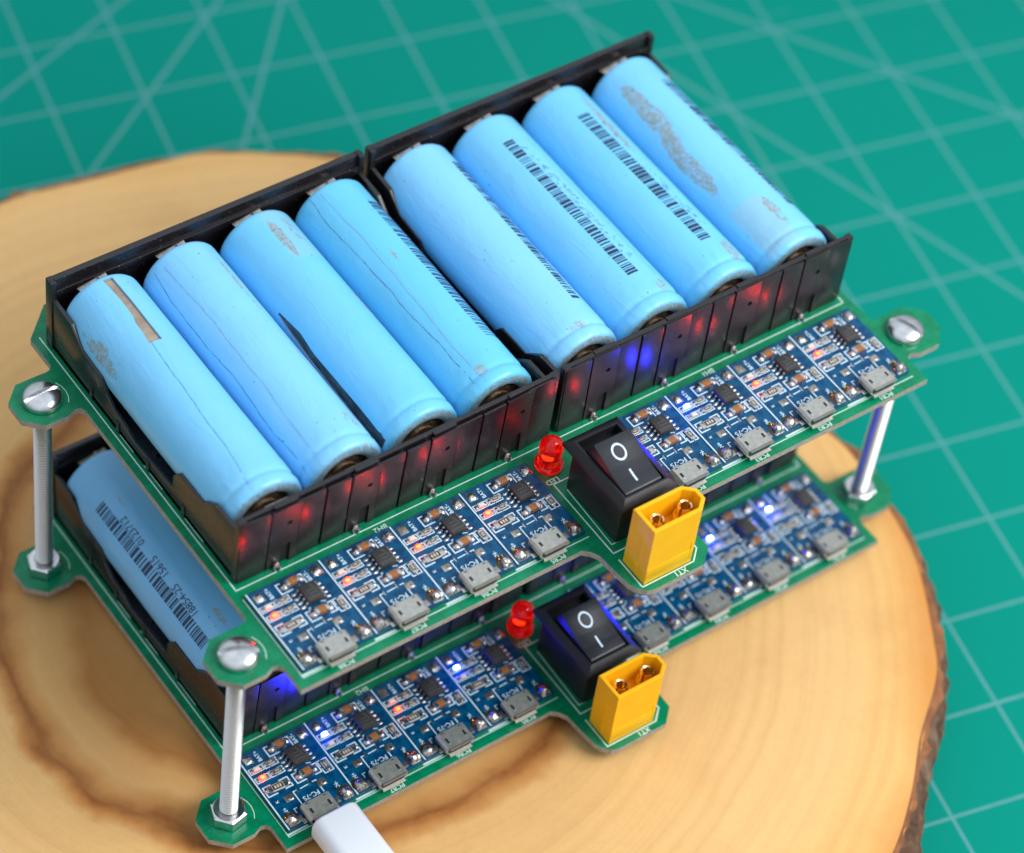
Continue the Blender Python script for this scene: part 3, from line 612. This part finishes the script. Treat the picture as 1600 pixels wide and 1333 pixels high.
# ------------------------------------------------------------------ rocker switch, power socket, round lamp
def switch_me():
    b = MB(); b.box(73.2, 84.2, -30.8, -13.2, .1, 12.9, 'switch', .3)
    x0, x1, y0, y1 = 71.6, 85.8, -32.7, -11.4; ix0, ix1, iy0, iy1 = 73.3, 83.6, -30.9, -13.9
    zs = 12.6
    O = lambda e, z: [(x0+e, y0+e, z), (x1-e, y0+e, z), (x1-e, y1-e, z), (x0+e, y1-e, z)]
    I = lambda z, e=0: [(ix0+e, iy0+e, z), (ix1-e, iy0+e, z), (ix1-e, iy1-e, z), (ix0+e, iy1-e, z)]
    rings = [I(zs, -.2), O(.25, zs), O(0, zs+.25), O(0, zs+1.1), O(.35, zs+1.55), [(ix0-.35, iy0-.35, 15.25), (ix1+.35, iy0-.35, 15.25), (ix1+.35, iy1+.35, 15.25), (ix0-.35, iy1+.35, 15.25)], I(15.3), I(15.05, .12), I(9.5, .12)]
    vs = [p for r in rings for p in r]; fs = []
    for j in range(len(rings)-1):
        for i in range(4): fs.append((j*4+i, j*4+(i+1) % 4, (j+1)*4+(i+1) % 4, (j+1)*4+i))
    fs.append(tuple((len(rings)-1)*4+i for i in range(4))); b.add(vs, fs, 'switch')
    me = b.mesh('rocker_switch', True, 25); return me
RX0, RX1 = 73.6, 82.95
RTOP = [(-18.6, 19.0), (-21.4, 17.9), (-24.4, 16.8), (-27.4, 16.0), (-30.3, 15.5)]      # (y, z) along the rocker's top, raised end first
def rocker_me():
    b = MB(); prof = [(-30.6, 10.0), (-14.6, 10.0), (-15.6, 13.5)] + RTOP + [(-30.65, 15.1)]
    b.prism(prof, RX0, RX1, 'rocker', axis='x', bev=.22); return b.mesh('rocker', True, 30)
def rz(y):
    for (a, c_), (d, e) in zip(RTOP[:-1], RTOP[1:]):
        if d <= y <= a: return c_+(e-c_)*(a-y)/(a-d)
    return RTOP[-1][1]
def mark_ring():
    b = MB(); n = 40; cx_, cy_ = 77.9, -21.9; vs = []; fs = []
    for i in range(n):
        a = 2*math.pi*i/n
        for r in (1.22, 1.62): x, y = cx_+r*math.cos(a), cy_+r*math.sin(a)*1.15; vs.append((x, y, rz(y)+.05))
    for i in range(n): j = (i+1) % n; fs.append((2*i, 2*i+1, 2*j+1, 2*j))
    b.add(vs, fs, 'mark'); return b.mesh('printed_mark', False)
def mark_bar():
    b = MB(); ys = [-25.9, -26.6, -27.4, -28.2, -28.8]; bm = bmesh.new(); c = [[bm.verts.new((x, y, rz(y)+.05)) for x in (77.6, 78.05)] for y in ys]
    for i in range(4): bm.faces.new((c[i][0], c[i+1][0], c[i+1][1], c[i][1]))
    b.bm(bm, 'mark'); return b.mesh('printed_mark', False)
def socket_me():
    b = MB(); H2 = 17.0
    o_ = [(71.9, -42.5), (84.0, -42.5), (86.5, -40.3), (86.5, -37.4), (84.0, -35.2), (71.9, -35.2)]
    cxx = 79.0; cyy = -38.85
    def ins(p, d): 
        n = len(p); out = []
        for i in range(n):
            a, c_, e = Vector(p[i-1]), Vector(p[i]), Vector(p[(i+1) % n]); d1 = (c_-a).normalized(); d2 = (e-c_).normalized()
            n1 = Vector((-d1.y, d1.x)); n2 = Vector((-d2.y, d2.x)); k = (n1+n2); k = k/k.dot(n1); out.append(tuple(c_+k*d))
        return out
    seq = [(o_, 0.), (o_, H2-.15), (ins(o_, .12), H2), (ins(o_, .78), H2), (ins(o_, .88), H2-.12), (ins(o_, .95), 10.0)]
    vs = [(x, y, z) for p, z in seq for x, y in p]; fs = [tuple(range(6))[::-1]]
    for j in range(len(seq)-1):
        for i in range(6): fs.append((j*6+i, j*6+(i+1) % 6, (j+1)*6+(i+1) % 6, (j+1)*6+i))
    fs.append(tuple(30+i for i in range(6))); b.add(vs, fs, 'yellow')
    # raised flag on the end face, slot on the long face, collars round the pins
    b.box(71.72, 71.92, -40.0, -38.6, 1.2, 4.2, 'yellow', .06); b.prism([(-40.4, 1.0), (-38.3, 1.0), (-39.3, 1.6)], 71.65, 71.92, 'yellow', axis='x')
    b.box(71.8, 71.92, -39.2, -38.9, 4.4, 12, 'yellow')
    b.box(84.0-.85, 84.0-.55, -42.62, -42.45, 1.5, 7.0, 'yellow', .04)
    b.box(70.9+1.1, 83.9, -42.58, -42.45, 1.2, 4.6, 'yellow', .05)
    for px in (75.55, 82.75): b.lathe([(2.15, 9.8), (2.15, 12.2), (1.7, 12.3), (1.7, 9.8)], 'yellow', 24, px, -38.85)
    return b.mesh('power_socket', True, 25)
def pin_me():
    b = MB(); n = 32; 
    for q in range(4):   # split banana pin: four leaves round a hollow core
        a0, a1 = q*math.pi/2+.16+.3, (q+1)*math.pi/2-.16+.3; k = 7; vs = []
        for r, z in ((1.62, 6), (1.75, 12.6), (1.62, 15.0), (1.42, 15.35), (1.12, 15.2), (1.05, 9)):
            for i in range(k+1): a = a0+(a1-a0)*i/k; vs.append((r*math.cos(a), r*math.sin(a), z))
        fs = []
        for j in range(5):
            for i in range(k): fs.append((j*(k+1)+i, j*(k+1)+i+1, (j+1)*(k+1)+i+1, (j+1)*(k+1)+i))
        for i in (0, k): fs.append(tuple(j*(k+1)+i for j in range(6)))
        b.add(vs, fs, 'gold')
    b.lathe([(1.5, 6), (1.5, 9.5), (0, 9.5)], 'gold', 20); b.lathe([(1.0, 9.55), (0, 9.56)], 'dark', 16)
    return b.mesh('pin', True, 35)
def lens_me():
    b = MB(); prof = [(0, .3), (3.05, .3), (3.1, .5), (3.1, 1.3), (2.75, 1.45), (2.6, 1.6), (2.5, 3.6), (2.6, 6.1)]
    for i in range(1, 9): a = i/8*math.pi/2; prof.append((2.6*math.cos(a), 6.3+2.45*math.sin(a)))
    b.lathe(prof, 'redlens', 40); return b.mesh('lens', True, 40)
def core_me():
    b = MB(); b.box(-1.0, .2, -.3, .3, .4, 3.2, 'tin', .05); b.box(.45, 1.0, -.25, .25, .4, 3.4, 'tin', .05)
    b.lathe([(0, 3.5), (.75, 3.3), (.8, 3.9), (0, 4.1)], 'redcore', 14, -.4, 0); return b.mesh('lamp_core')
def leads_me():
    b = MB(); b.box(-1.4, -1.0, -.2, .2, -3, .5, 'tin'); b.box(1.0, 1.4, -.2, .2, -3, .5, 'tin'); return b.mesh('lead')
swm, rkm, mkm, mbm, skm, pnm, lnm, com, ldm = switch_me(), rocker_me(), mark_ring(), mark_bar(), socket_me(), pin_me(), lens_me(), core_me(), leads_me()
def board(loc, label, lits, group):
    root = thing('circuit_board', loc, label, 'circuit board', group)
    part('substrate', sub_me, root); tag(part('silkscreen', silk_me, root), kind='stuff')
    holder(root, 0); holder(root, 80.25)
    for i in range(8): module(root, (MX0+i*MP) if i < 4 else (MX1+(i-4)*MP), i, lits[i])
    s_ = part('rocker_switch', swm, root); part('rocker', rkm, s_); part('printed_mark', mkm, s_); part('printed_mark', mbm, s_)
    p = part('power_socket', skm, root); part('pin', pnm, p, (75.55, -38.85, 0)); part('pin', pnm, p, (82.75, -38.85, 0))
    l = part('indicator_lamp', ldm, root, (73.3, -6.6, .2)); part('lens', lnm, l); part('lamp_core', com, l)
    return root
board((0, 0, 0), 'upper green charger board carrying eight light blue batteries, switch and yellow socket', ['red']*4+['red', 'blue', 'red', 'red'], 'stacked charger boards')
board((0, 0, -DROP), 'lower green charger board nearest the wood, with the white plug in its port', ['red', 'blue', 'red', 'blue', 'blue', 'blue', 'blue', 'blue'], 'stacked charger boards')

# ------------------------------------------------------------------ screws joining the boards
def shank_me():
    b = MB(); prof = [(1.6, -61.6), (1.95, -61.0)]; z = -60.8
    nm = ['thread']
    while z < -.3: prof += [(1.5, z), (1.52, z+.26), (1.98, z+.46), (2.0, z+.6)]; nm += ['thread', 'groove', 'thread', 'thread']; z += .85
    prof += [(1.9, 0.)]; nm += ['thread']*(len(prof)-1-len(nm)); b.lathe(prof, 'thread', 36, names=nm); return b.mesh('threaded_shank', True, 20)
def head_me(ang):
    b = MB(); n = 48; prof = [(0, 0), (4.05, 0), (4.25, .25), (4.28, 1.05), (4.12, 1.5), (3.6, 2.05), (2.8, 2.5), (1.7, 2.8), (.8, 2.92), (0, 2.95)]
    bm = bmesh.new(); b.lathe(prof, 'zinc', n); hm = b.mesh('screw_head', True, 40)
    # cut the slot
    c_ = MB(); c_.box(-6, 6, -.55, .55, 1.5, 5, 'zinc'); cm = c_.mesh('slotcut', False)
    ho = bpy.data.objects.new('h', hm); co = bpy.data.objects.new('c', cm); C.objects.link(ho); C.objects.link(co); co.rotation_euler = (0, 0, ang)
    md = ho.modifiers.new('b', 'BOOLEAN'); md.operation = 'DIFFERENCE'; md.object = co; md.solver = 'EXACT'
    bpy.context.view_layer.update(); me = bpy.data.meshes.new_from_object(ho.evaluated_get(bpy.context.evaluated_depsgraph_get()))
    bpy.data.objects.remove(ho); bpy.data.objects.remove(co); me.name = 'screw_head'
    me.polygons.foreach_set('use_smooth', [True]*len(me.polygons)); me.set_sharp_from_angle(angle=math.radians(35)); return me
def nut_me():
    b = MB(); r = 4.04; 
    prof = [(3.45, 0), (r, .35), (r, 2.9), (3.45, 3.25), (2.05, 3.25), (2.05, 0)]
    b.lathe([(p[0], p[1]) for p in prof], 'zinc', 6, a0=.2); b.lathe([(3.5, 3.2), (3.3, 3.32), (2.3, 3.34), (2.05, 3.1)], 'zinc', 24)
    return b.mesh('nut', True, 25)
shm, nutm = shank_me(), nut_me()
slots = [(-9.2, -15.44, 'front left', math.radians(-25)), (-9.2, 62.4, 'left', math.radians(0)), (165.3, -15.44, 'right', math.radians(-68)), (162.6, 63.2, 'back', .6)]
slab = ['slotted steel screw at the nearest front corner, beside the first charging module', 'slotted steel screw on the left ear beside the battery with the torn slot',
        'slotted steel screw on the right ear beside the last charging module', 'slotted steel screw half hidden behind the last battery on the right']
for (x, y, nm, a), lb in zip(slots, slab):
    r = thing('machine_screw', (x, y, -DROP-4), lb, 'screw', 'long screws joining the two boards')
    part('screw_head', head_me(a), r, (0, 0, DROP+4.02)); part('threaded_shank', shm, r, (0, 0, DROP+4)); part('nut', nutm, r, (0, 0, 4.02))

# ------------------------------------------------------------------ batteries
BR, BZ = 9.3, 10.95
def interp(pts, y):
    if y <= pts[0][0]: return pts[0][1]
    for (a, c_), (d, e) in zip(pts[:-1], pts[1:]):
        if a <= y <= d: return c_+(e-c_)*(y-a)/(d-a)
    return pts[-1][1]
def battery(name, x, zoff, label, group, spec, wm='wrap', detail=True):
    root = thing(name, (x, 38.5, zoff+1.7), label, 'battery', group)
    to = lambda p: (p[0], p[1]-38.5, p[2]+BZ-1.7)
    cyl = lambda th, y, r: (r*math.sin(math.radians(th)), y, r*math.cos(math.radians(th)))
    rd = random.Random(spec.get('seed', 1))
    # wrap grid: rows along y with radius profile
    prof = [(a-.7, c_) for a, c_ in [(6.3, 5.9), (6.0, 6.3), (5.9, 7.1), (5.92, 7.9), (6.05, 8.45), (6.35, 8.9), (6.9, 9.17), (7.6, 9.28), (8.3, 9.3), (8.9, 9.2), (9.3, 8.98), (9.7, 8.98), (10.1, 9.2), (10.8, 9.3)]]
    y = 11.6; nstep = 94 if detail else 20
    for i in range(nstep): prof.append((11.6+(69.6-11.6)*i/(nstep-1), 9.3))
    prof += [(70.2, 9.25), (70.7, 9.0), (70.95, 8.6), (71.0, 7.6)]
    nth = 120 if detail else 36; ths = [-180+360*i/nth for i in range(nth)]
    holes = spec.get('holes', [])   # (y0, y1, left_pts, right_pts, material)
    hcols = []
    for h in holes:
        ym = (h[0]+h[1])/2; l0, r0 = interp(h[2], ym), interp(h[3], ym)
        i0 = min(range(nth), key=lambda i: abs(ths[i]-l0)); i1 = min(range(nth), key=lambda i: abs(ths[i]-r0)); i1 = max(i1, i0+2)
        hcols.append((i0, i1, ths[i0], ths[i1]))
    vs = []; st = []; fi = []
    for (yy, r) in prof:
        for i, th in enumerate(ths):
            t2 = th
            for h, (i0, i1, t0, t1) in zip(holes, hcols):
                yc = max(h[0], min(h[1], yy)); L0, R1 = interp(h[2], yc), interp(h[3], yc)
                if i <= i0: t2 += (L0-t0)*max(0, 1-abs(th-t0)/30)
                elif i >= i1: t2 += (R1-t1)*max(0, 1-abs(th-t1)/30)
                else: u = (th-t0)/(t1-t0); t2 = L0+(R1-L0)*u
            rr_ = r+.05*nz3(t2*.05, yy*.08, x, 1.)*(1 if r > 9.1 else 0)
            if yy < 13: rr_ += .10*nz3(t2*.09, yy*.3, x+5, 1.)
            vs.append(to(cyl(t2, yy, rr_)))
            s_ = 0.; f_ = 0.
            for (ya, yb, ta, tb, amt) in spec.get('stains', []):
                e = ((yy-(ya+yb)/2)/((yb-ya)/2))**2+((t2-(ta+tb)/2)/((tb-ta)/2))**2; s_ = max(s_, amt*max(0, min(1, 1.5*(1-e))))
            for (ya, yb, ta, tb, amt) in spec.get('films', []):
                e = max(abs(yy-(ya+yb)/2)/((yb-ya)/2), abs(t2-(ta+tb)/2)/((tb-ta)/2)); f_ = max(f_, amt*(1 if e < 1 else 0))
            if yy < 6.5: s_ = max(s_, .36*max(0, min(1, (6.5-yy)/1.2)), 1.1*max(0, min(1, (8.75-r)/.9)))
            st.append(s_); fi.append(f_)
    fs = []; rows_ = len(prof); skip = set()
    for h, (i0, i1, _, _) in zip(holes, hcols):
        for j in range(rows_-1):
            if h[0] <= (prof[j][0]+prof[j+1][0])/2 <= h[1]:
                for i in range(i0, i1): skip.add((j, i))
    for j in range(rows_-1):
        for i in range(nth):
            if (j, i) in skip: continue
            fs.append((j*nth+i, (j+1)*nth+i, (j+1)*nth+(i+1) % nth, j*nth+(i+1) % nth))
    b = MB(); b.add(vs, fs, wm)
    # thickness at the torn edges
    if skip:
        inner = {}
        for (j, i) in skip:
            for (dj, di, a, c_) in ((0, -1, (0, 0), (1, 0)), (0, 1, (1, 1), (0, 1)), (-1, 0, (0, 1), (0, 0)), (1, 0, (1, 0), (1, 1))):
                if (j+dj, i+di) in skip: continue
                q = []
                for (u, w_) in (a, c_):
                    id_ = (j+u)*nth+(i+w_) % nth; q.append(id_)
                    if id_ not in inner:
                        p = vs[id_]; zc = BZ-1.7; k_ = (math.hypot(p[0], p[2]-zc)-.5)/math.hypot(p[0], p[2]-zc); inner[id_] = len(b.v); b.v.append((p[0]*k_, p[1], zc+(p[2]-zc)*k_))
                b.f.append((q[0], q[1], inner[q[1]], inner[q[0]])); b.m.append(b.mi('seam2'))
    me = b.mesh('wrap', True, 40)
    n = len(me.vertices); st += [0.]*(n-len(st)); fi += [0.]*(n-len(fi))
    for nm_, arr in (('stain', st), ('film', fi)): me.attributes.new(nm_, 'FLOAT', 'POINT').data.foreach_set('value', arr)
    part('wrap', me, root)
    # steel can inside the wrap and its end caps
    b = MB(); cm = spec.get('can', 'can')
    b.lathe([(0, 5.8), (3.4, 5.8), (3.6, 6.3), (5.6, 6.3), (5.9, 6.0), (7.3, 5.8), (8.85, 7.8), (8.85, 70.3), (7.9, 70.6), (0, 70.6)], 'can', 40, axis='y', names=['batend']*6+[cm]+['batend']*2)
    for q in range(len(b.v)): b.v[q] = to(b.v[q])
    part('steel_can', b.mesh('steel_can', True, 40), root)
    def strip(pts, w, mname, nm2, r=BR+.035, jag=.5, taper=False):
        b = MB(); f = []; vs_ = []; N_ = 70; y0, y1 = pts[0][0], pts[-1][0]
        for i in range(N_+1):
            yy = y0+(y1-y0)*i/N_; th = interp(pts, yy)+jag*4*nz3(yy*.13, spec.get('seed', 1)*3.3+len(pts), w, 1.)+jag*rd.uniform(-.25, .25); ww = w*(.45+rd.random()*.9)
            rr_ = r+.05*nz3(th*.05, yy*.08, x, 1.)
            if yy < 11: rr_ -= .12
            vs_.append(to(cyl(th-ww*3, yy, rr_+.02))); vs_.append(to(cyl(th+ww*3, yy, rr_+.02)))
        for i in range(N_): f.append((2*i, 2*i+1, 2*i+3, 2*i+2))
        b.add(vs_, f, mname); part(nm2, b.mesh(nm2, True), root)
    for pts, w, mname in spec.get('lines', []): strip(pts, w, mname, 'wrap_seam')
    if 'bar' in spec:
        y0, y1, ta, tb, ta2, tb2, ink = spec['bar']; b = MB(); yy = y0
        while yy < y1:
            w_ = rd.choice([.22, .22, .4, .6, .9]); e = min(yy+w_, y1)
            def th(y_, s_): u = (y_-y0)/(y1-y0); return (ta+(ta2-ta)*u) if s_ == 0 else (tb+(tb2-tb)*u)
            vs_ = []; 
            for q in range(5):
                for y_ in (yy, e):
                    t_ = th(y_, 0)+(th(y_, 1)-th(y_, 0))*q/4; vs_.append(to(cyl(t_, y_, BR+.06+.05*nz3(t_*.05, y_*.08, x, 1.))))
            b.add(vs_, [(2*q, 2*q+1, 2*q+3, 2*q+2) for q in range(4)], ink); yy = e+rd.choice([.22, .3, .3, .45, .6])
        tag(part('barcode', b.mesh('barcode', True), root), kind='stuff')
        if spec.get('smudge'):     # broken, rubbed print beside the bars
            b = MB(); 
            for q in range(spec['smudge']):
                y_ = rd.uniform(y0+4, y1-3); t_ = th(y_, 1)+rd.uniform(2, 13); l_ = rd.uniform(.3, 1.1); an = rd.uniform(0, 3.1)
                du, dv = math.cos(an)*l_/2, math.sin(an)*l_/2*6.2; w_ = .1
                R_ = lambda t__, y__: to(cyl(t__, y__, BR+.08+.05*nz3(t__*.05, y__*.08, x, 1.)))
                b.add([R_(t_-dv, y_-du), R_(t_+dv, y_+du), R_(t_+dv+.7, y_+du+w_), R_(t_-dv+.7, y_-du+w_)], [(0,1,2,3)], 'inkf')
            tag(part('rubbed_print', b.mesh('rubbed_print', True), root), kind='stuff')
    for txt, yc, tc_, size in spec.get('text', []):
        b = MB()
        fn = lambda u, w_: to(cyl(tc_-math.degrees(w_/BR), yc+u, BR+.08+.05*nz3(tc_*.05, (yc+u)*.08, x, 1.)))
        b.text(txt, size, fn, 'ink', bold=.0); part('printed_text', b.mesh('printed_text', False), root)
    return root
xs = [9.9, 29.1, 48.2, 67.4, 89.9, 109.0, 128.3, 148.2]
G = 'batteries on the upper board'
jl = lambda pts, s_, a: [(y, t+random.Random(s_+i).uniform(-a, a)) for i, (y, t) in enumerate(pts)]
specs = [
 dict(seed=1, holes=[(49.8, 69.3, jl([(49.8, -5.5), (52, -4.8), (54, -3.0), (56, -2.6), (57.5, -.5), (60, .2), (62.5, 1.2), (65, .6), (67.5, -.8), (69.3, -2.2)], 1, .8), jl([(49.8, 13.0), (54, 13.0), (58, 13.4), (62, 13.6), (66, 13), (69.3, 12.5)], 9, .4))],
      lines=[([(6.4, -20), (12.6, -16), (23.7, -11), (40.9, -6), (49.6, -3)], .10, 'seam')], stains=[(46, 66, -84, -56, .62), (53, 60, -74, -50, .72)], films=[]),
 dict(seed=2, lines=[([(7, -66), (11, -62), (25, -64), (36, -56), (46, -61), (60, -60), (69, -51)], .12, 'seam'), ([(9, -38), (15.7, -36), (26, -33), (38, -33), (55, -32), (68, -36)], .12, 'seam2')], stains=[(44, 70, 34, 44, .66), (26, 44, 40, 52, .56), (7, 18, 20, 50, .5)]),
 dict(seed=3, holes=[(6.9, 47.5, jl([(6.9, -86), (20, -84), (35, -80), (44, -74), (47.5, -69)], 3, .8), jl([(6.9, -67), (17, -66), (24, -65), (34, -65), (40, -61), (47.5, -66)], 5, 1.6))], can='tornblack',
      lines=[([(7, 52), (30, 53), (55, 50)], .08, 'seam2')], stains=[(54, 70, -4, 16, .66), (56, 71, 20, 48, .5), (28, 50, 40, 60, .5)], films=[(55, 70.8, -2, 66, .55)]),
 dict(seed=4, bar=(17.5, 63, 27, 58, 27, 56, 'inkf'), smudge=40, lines=[([(7, -36), (18, -35), (30, -38), (39, -38), (53, -40), (62, -43), (69.8, -40)], .12, 'seam'), ([(9, -24), (18.8, -25), (30, -22), (42, -21), (53, -19), (69.5, -23)], .13, 'seam2')], stains=[(7, 12, -30, -5, .55), (56, 71, 44, 60, .6), (42, 49, -5, 3, .5)]),
 dict(seed=5, bar=(16.8, 64.3, 25, 41, 33, 55, 'ink'), lines=[([(10, 50), (40, 54), (66, 58)], .05, 'seam2')], stains=[(7, 12, -30, 20, .45)]),
 dict(seed=6, bar=(15.6, 62.4, -8, 9, -11, 5, 'ink'), smudge=90, lines=[([(14, 34), (30, 33), (50, 32), (62, 30)], .06, 'seam')], stains=[(7, 14, 10, 44, .5)], films=[(28, 52, 12, 18, .5)]),
 dict(seed=7, bar=(16, 60.9, -3, 15, -9, 10, 'ink'), smudge=50, lines=[], stains=[(42, 71, 14, 34, .60), (6, 16, 14, 44, .66)]),
 dict(seed=8, bar=(16.4, 61.5, 31, 46, 19, 43, 'ink'), smudge=40, lines=[], stains=[(38, 71, -52, -16, .64), (24, 52, -62, -28, .70), (9, 22, -12, 10, .58)], films=[(6.5, 21, -52, -2, .9)])]
labs = ['light blue battery at the left end with a torn slot showing bare metal', 'plain light blue battery second from the left, scuffed along its right side, no barcode',
 'light blue battery with a brown stain at its back end and dark torn strip', 'light blue battery with two wavy seams and faded barcode, last of the left holder',
 'clean light blue battery with thin barcode, first in the right holder', 'light blue battery whose bold barcode runs beside smudged digits, second in right holder',
 'light blue battery with barcode between the smudged one and the flaking one', 'light blue battery with flaking grey patches at the far right end']
for i in range(8): battery('battery', xs[i], 0, labs[i], G, specs[i])
battery('battery', 9.8, -DROP, 'pale blue battery with barcode and printed digits on the lower board', 'batteries on the lower board',
    dict(seed=21, bar=(15.0, 59.5, -55, -37, -55, -37, 'ink'), text=[('18854-25', 26.4, -30, 2.5), ('15615', 37.0, -30, 2.5), ('0123712', 48.6, -30, 2.5)],
         lines=[([(14, -8), (30, -10), (50, -8), (66, -4)], .07, 'seam2')], stains=[(14, 22, -14, 2, .55), (52, 60, -22, -10, .5)]), wm='wraplow')
for i in range(1, 8):
    battery('battery', xs[i], -DROP, 'light blue battery hidden in the lower holder under the upper board', 'batteries under the upper board', dict(seed=30+i), detail=False)

# ------------------------------------------------------------------ USB cable
r = thing('usb_cable', (8.4, -28.5, -DROP+2.35), 'white usb cable plugged into the nearest port of the lower board', 'cable')
def rr_section(w, h, rad, n=8):
    p = []
    for cx_, cz_, a0 in ((w/2-rad, h/2-rad, 0), (-w/2+rad, h/2-rad, 90), (-w/2+rad, -h/2+rad, 180), (w/2-rad, -h/2+rad, 270)):
        for i in range(n+1): a = math.radians(a0+90*i/n); p.append((cx_+rad*math.cos(a), cz_+rad*math.sin(a)))
    return p
b = MB(); secs = [(.0, .90, .86), (-.25, .96, .95), (-.7, 1., 1.), (-20, 1., 1.), (-22, .9, .9), (-23, .45, .55)]; base = rr_section(11.4, 6.9, 2.5); n = len(base); vs = []
for y, a, c_ in secs: vs += [(p[0]*a, y, p[1]*c_) for p in base]
fs = [tuple(range(n))]
for j in range(len(secs)-1):
    for i in range(n): fs.append((j*n+i, (j+1)*n+i, (j+1)*n+(i+1) % n, j*n+(i+1) % n))
fs.append(tuple((len(secs)-1)*n+i for i in range(n))[::-1]); b.add(vs, fs, 'white'); part('plug_housing', b.mesh('plug_housing', True, 40), r, (0, -.3, .65))
b = MB(); b.box(-3.2, 3.2, 0, 3.5, -.75, .75, 'tin', .3); part('plug_tip', b, r, (0, .3, 0))
b = MB(); path = [(0, -22, 0), (0, -30, -.6), (1, -42, -3.2), (4, -60, -5.5), (10, -90, -6.3), (22, -125, -22), (40, -165, -28.8), (70, -230, -29.2), (90, -330, -29.2)]; vs = []; n = 14
pts = []
for i in range(len(path)-1):
    p0, p1, p2, p3 = (Vector(path[max(0, min(len(path)-1, i+q-1))]) for q in range(4))
    for q in range(6): t = q/6; pts.append(.5*((2*p1)+(-p0+p2)*t+(2*p0-5*p1+4*p2-p3)*t*t+(-p0+3*p1-3*p2+p3)*t**3))
for i, p in enumerate(pts):
    d = (pts[min(i+1, len(pts)-1)]-pts[max(i-1, 0)]).normalized(); s1 = d.cross(Vector((0, 0, 1))).normalized(); s2 = s1.cross(d)
    vs += [p+(s1*math.cos(2*math.pi*q/n)+s2*math.sin(2*math.pi*q/n))*1.9 for q in range(n)]
b.add(vs, [(j*n+i, j*n+(i+1) % n, (j+1)*n+(i+1) % n, (j+1)*n+i) for j in range(len(pts)-1) for i in range(n)], 'white'); part('cord', b.mesh('cord', True, 60), r)
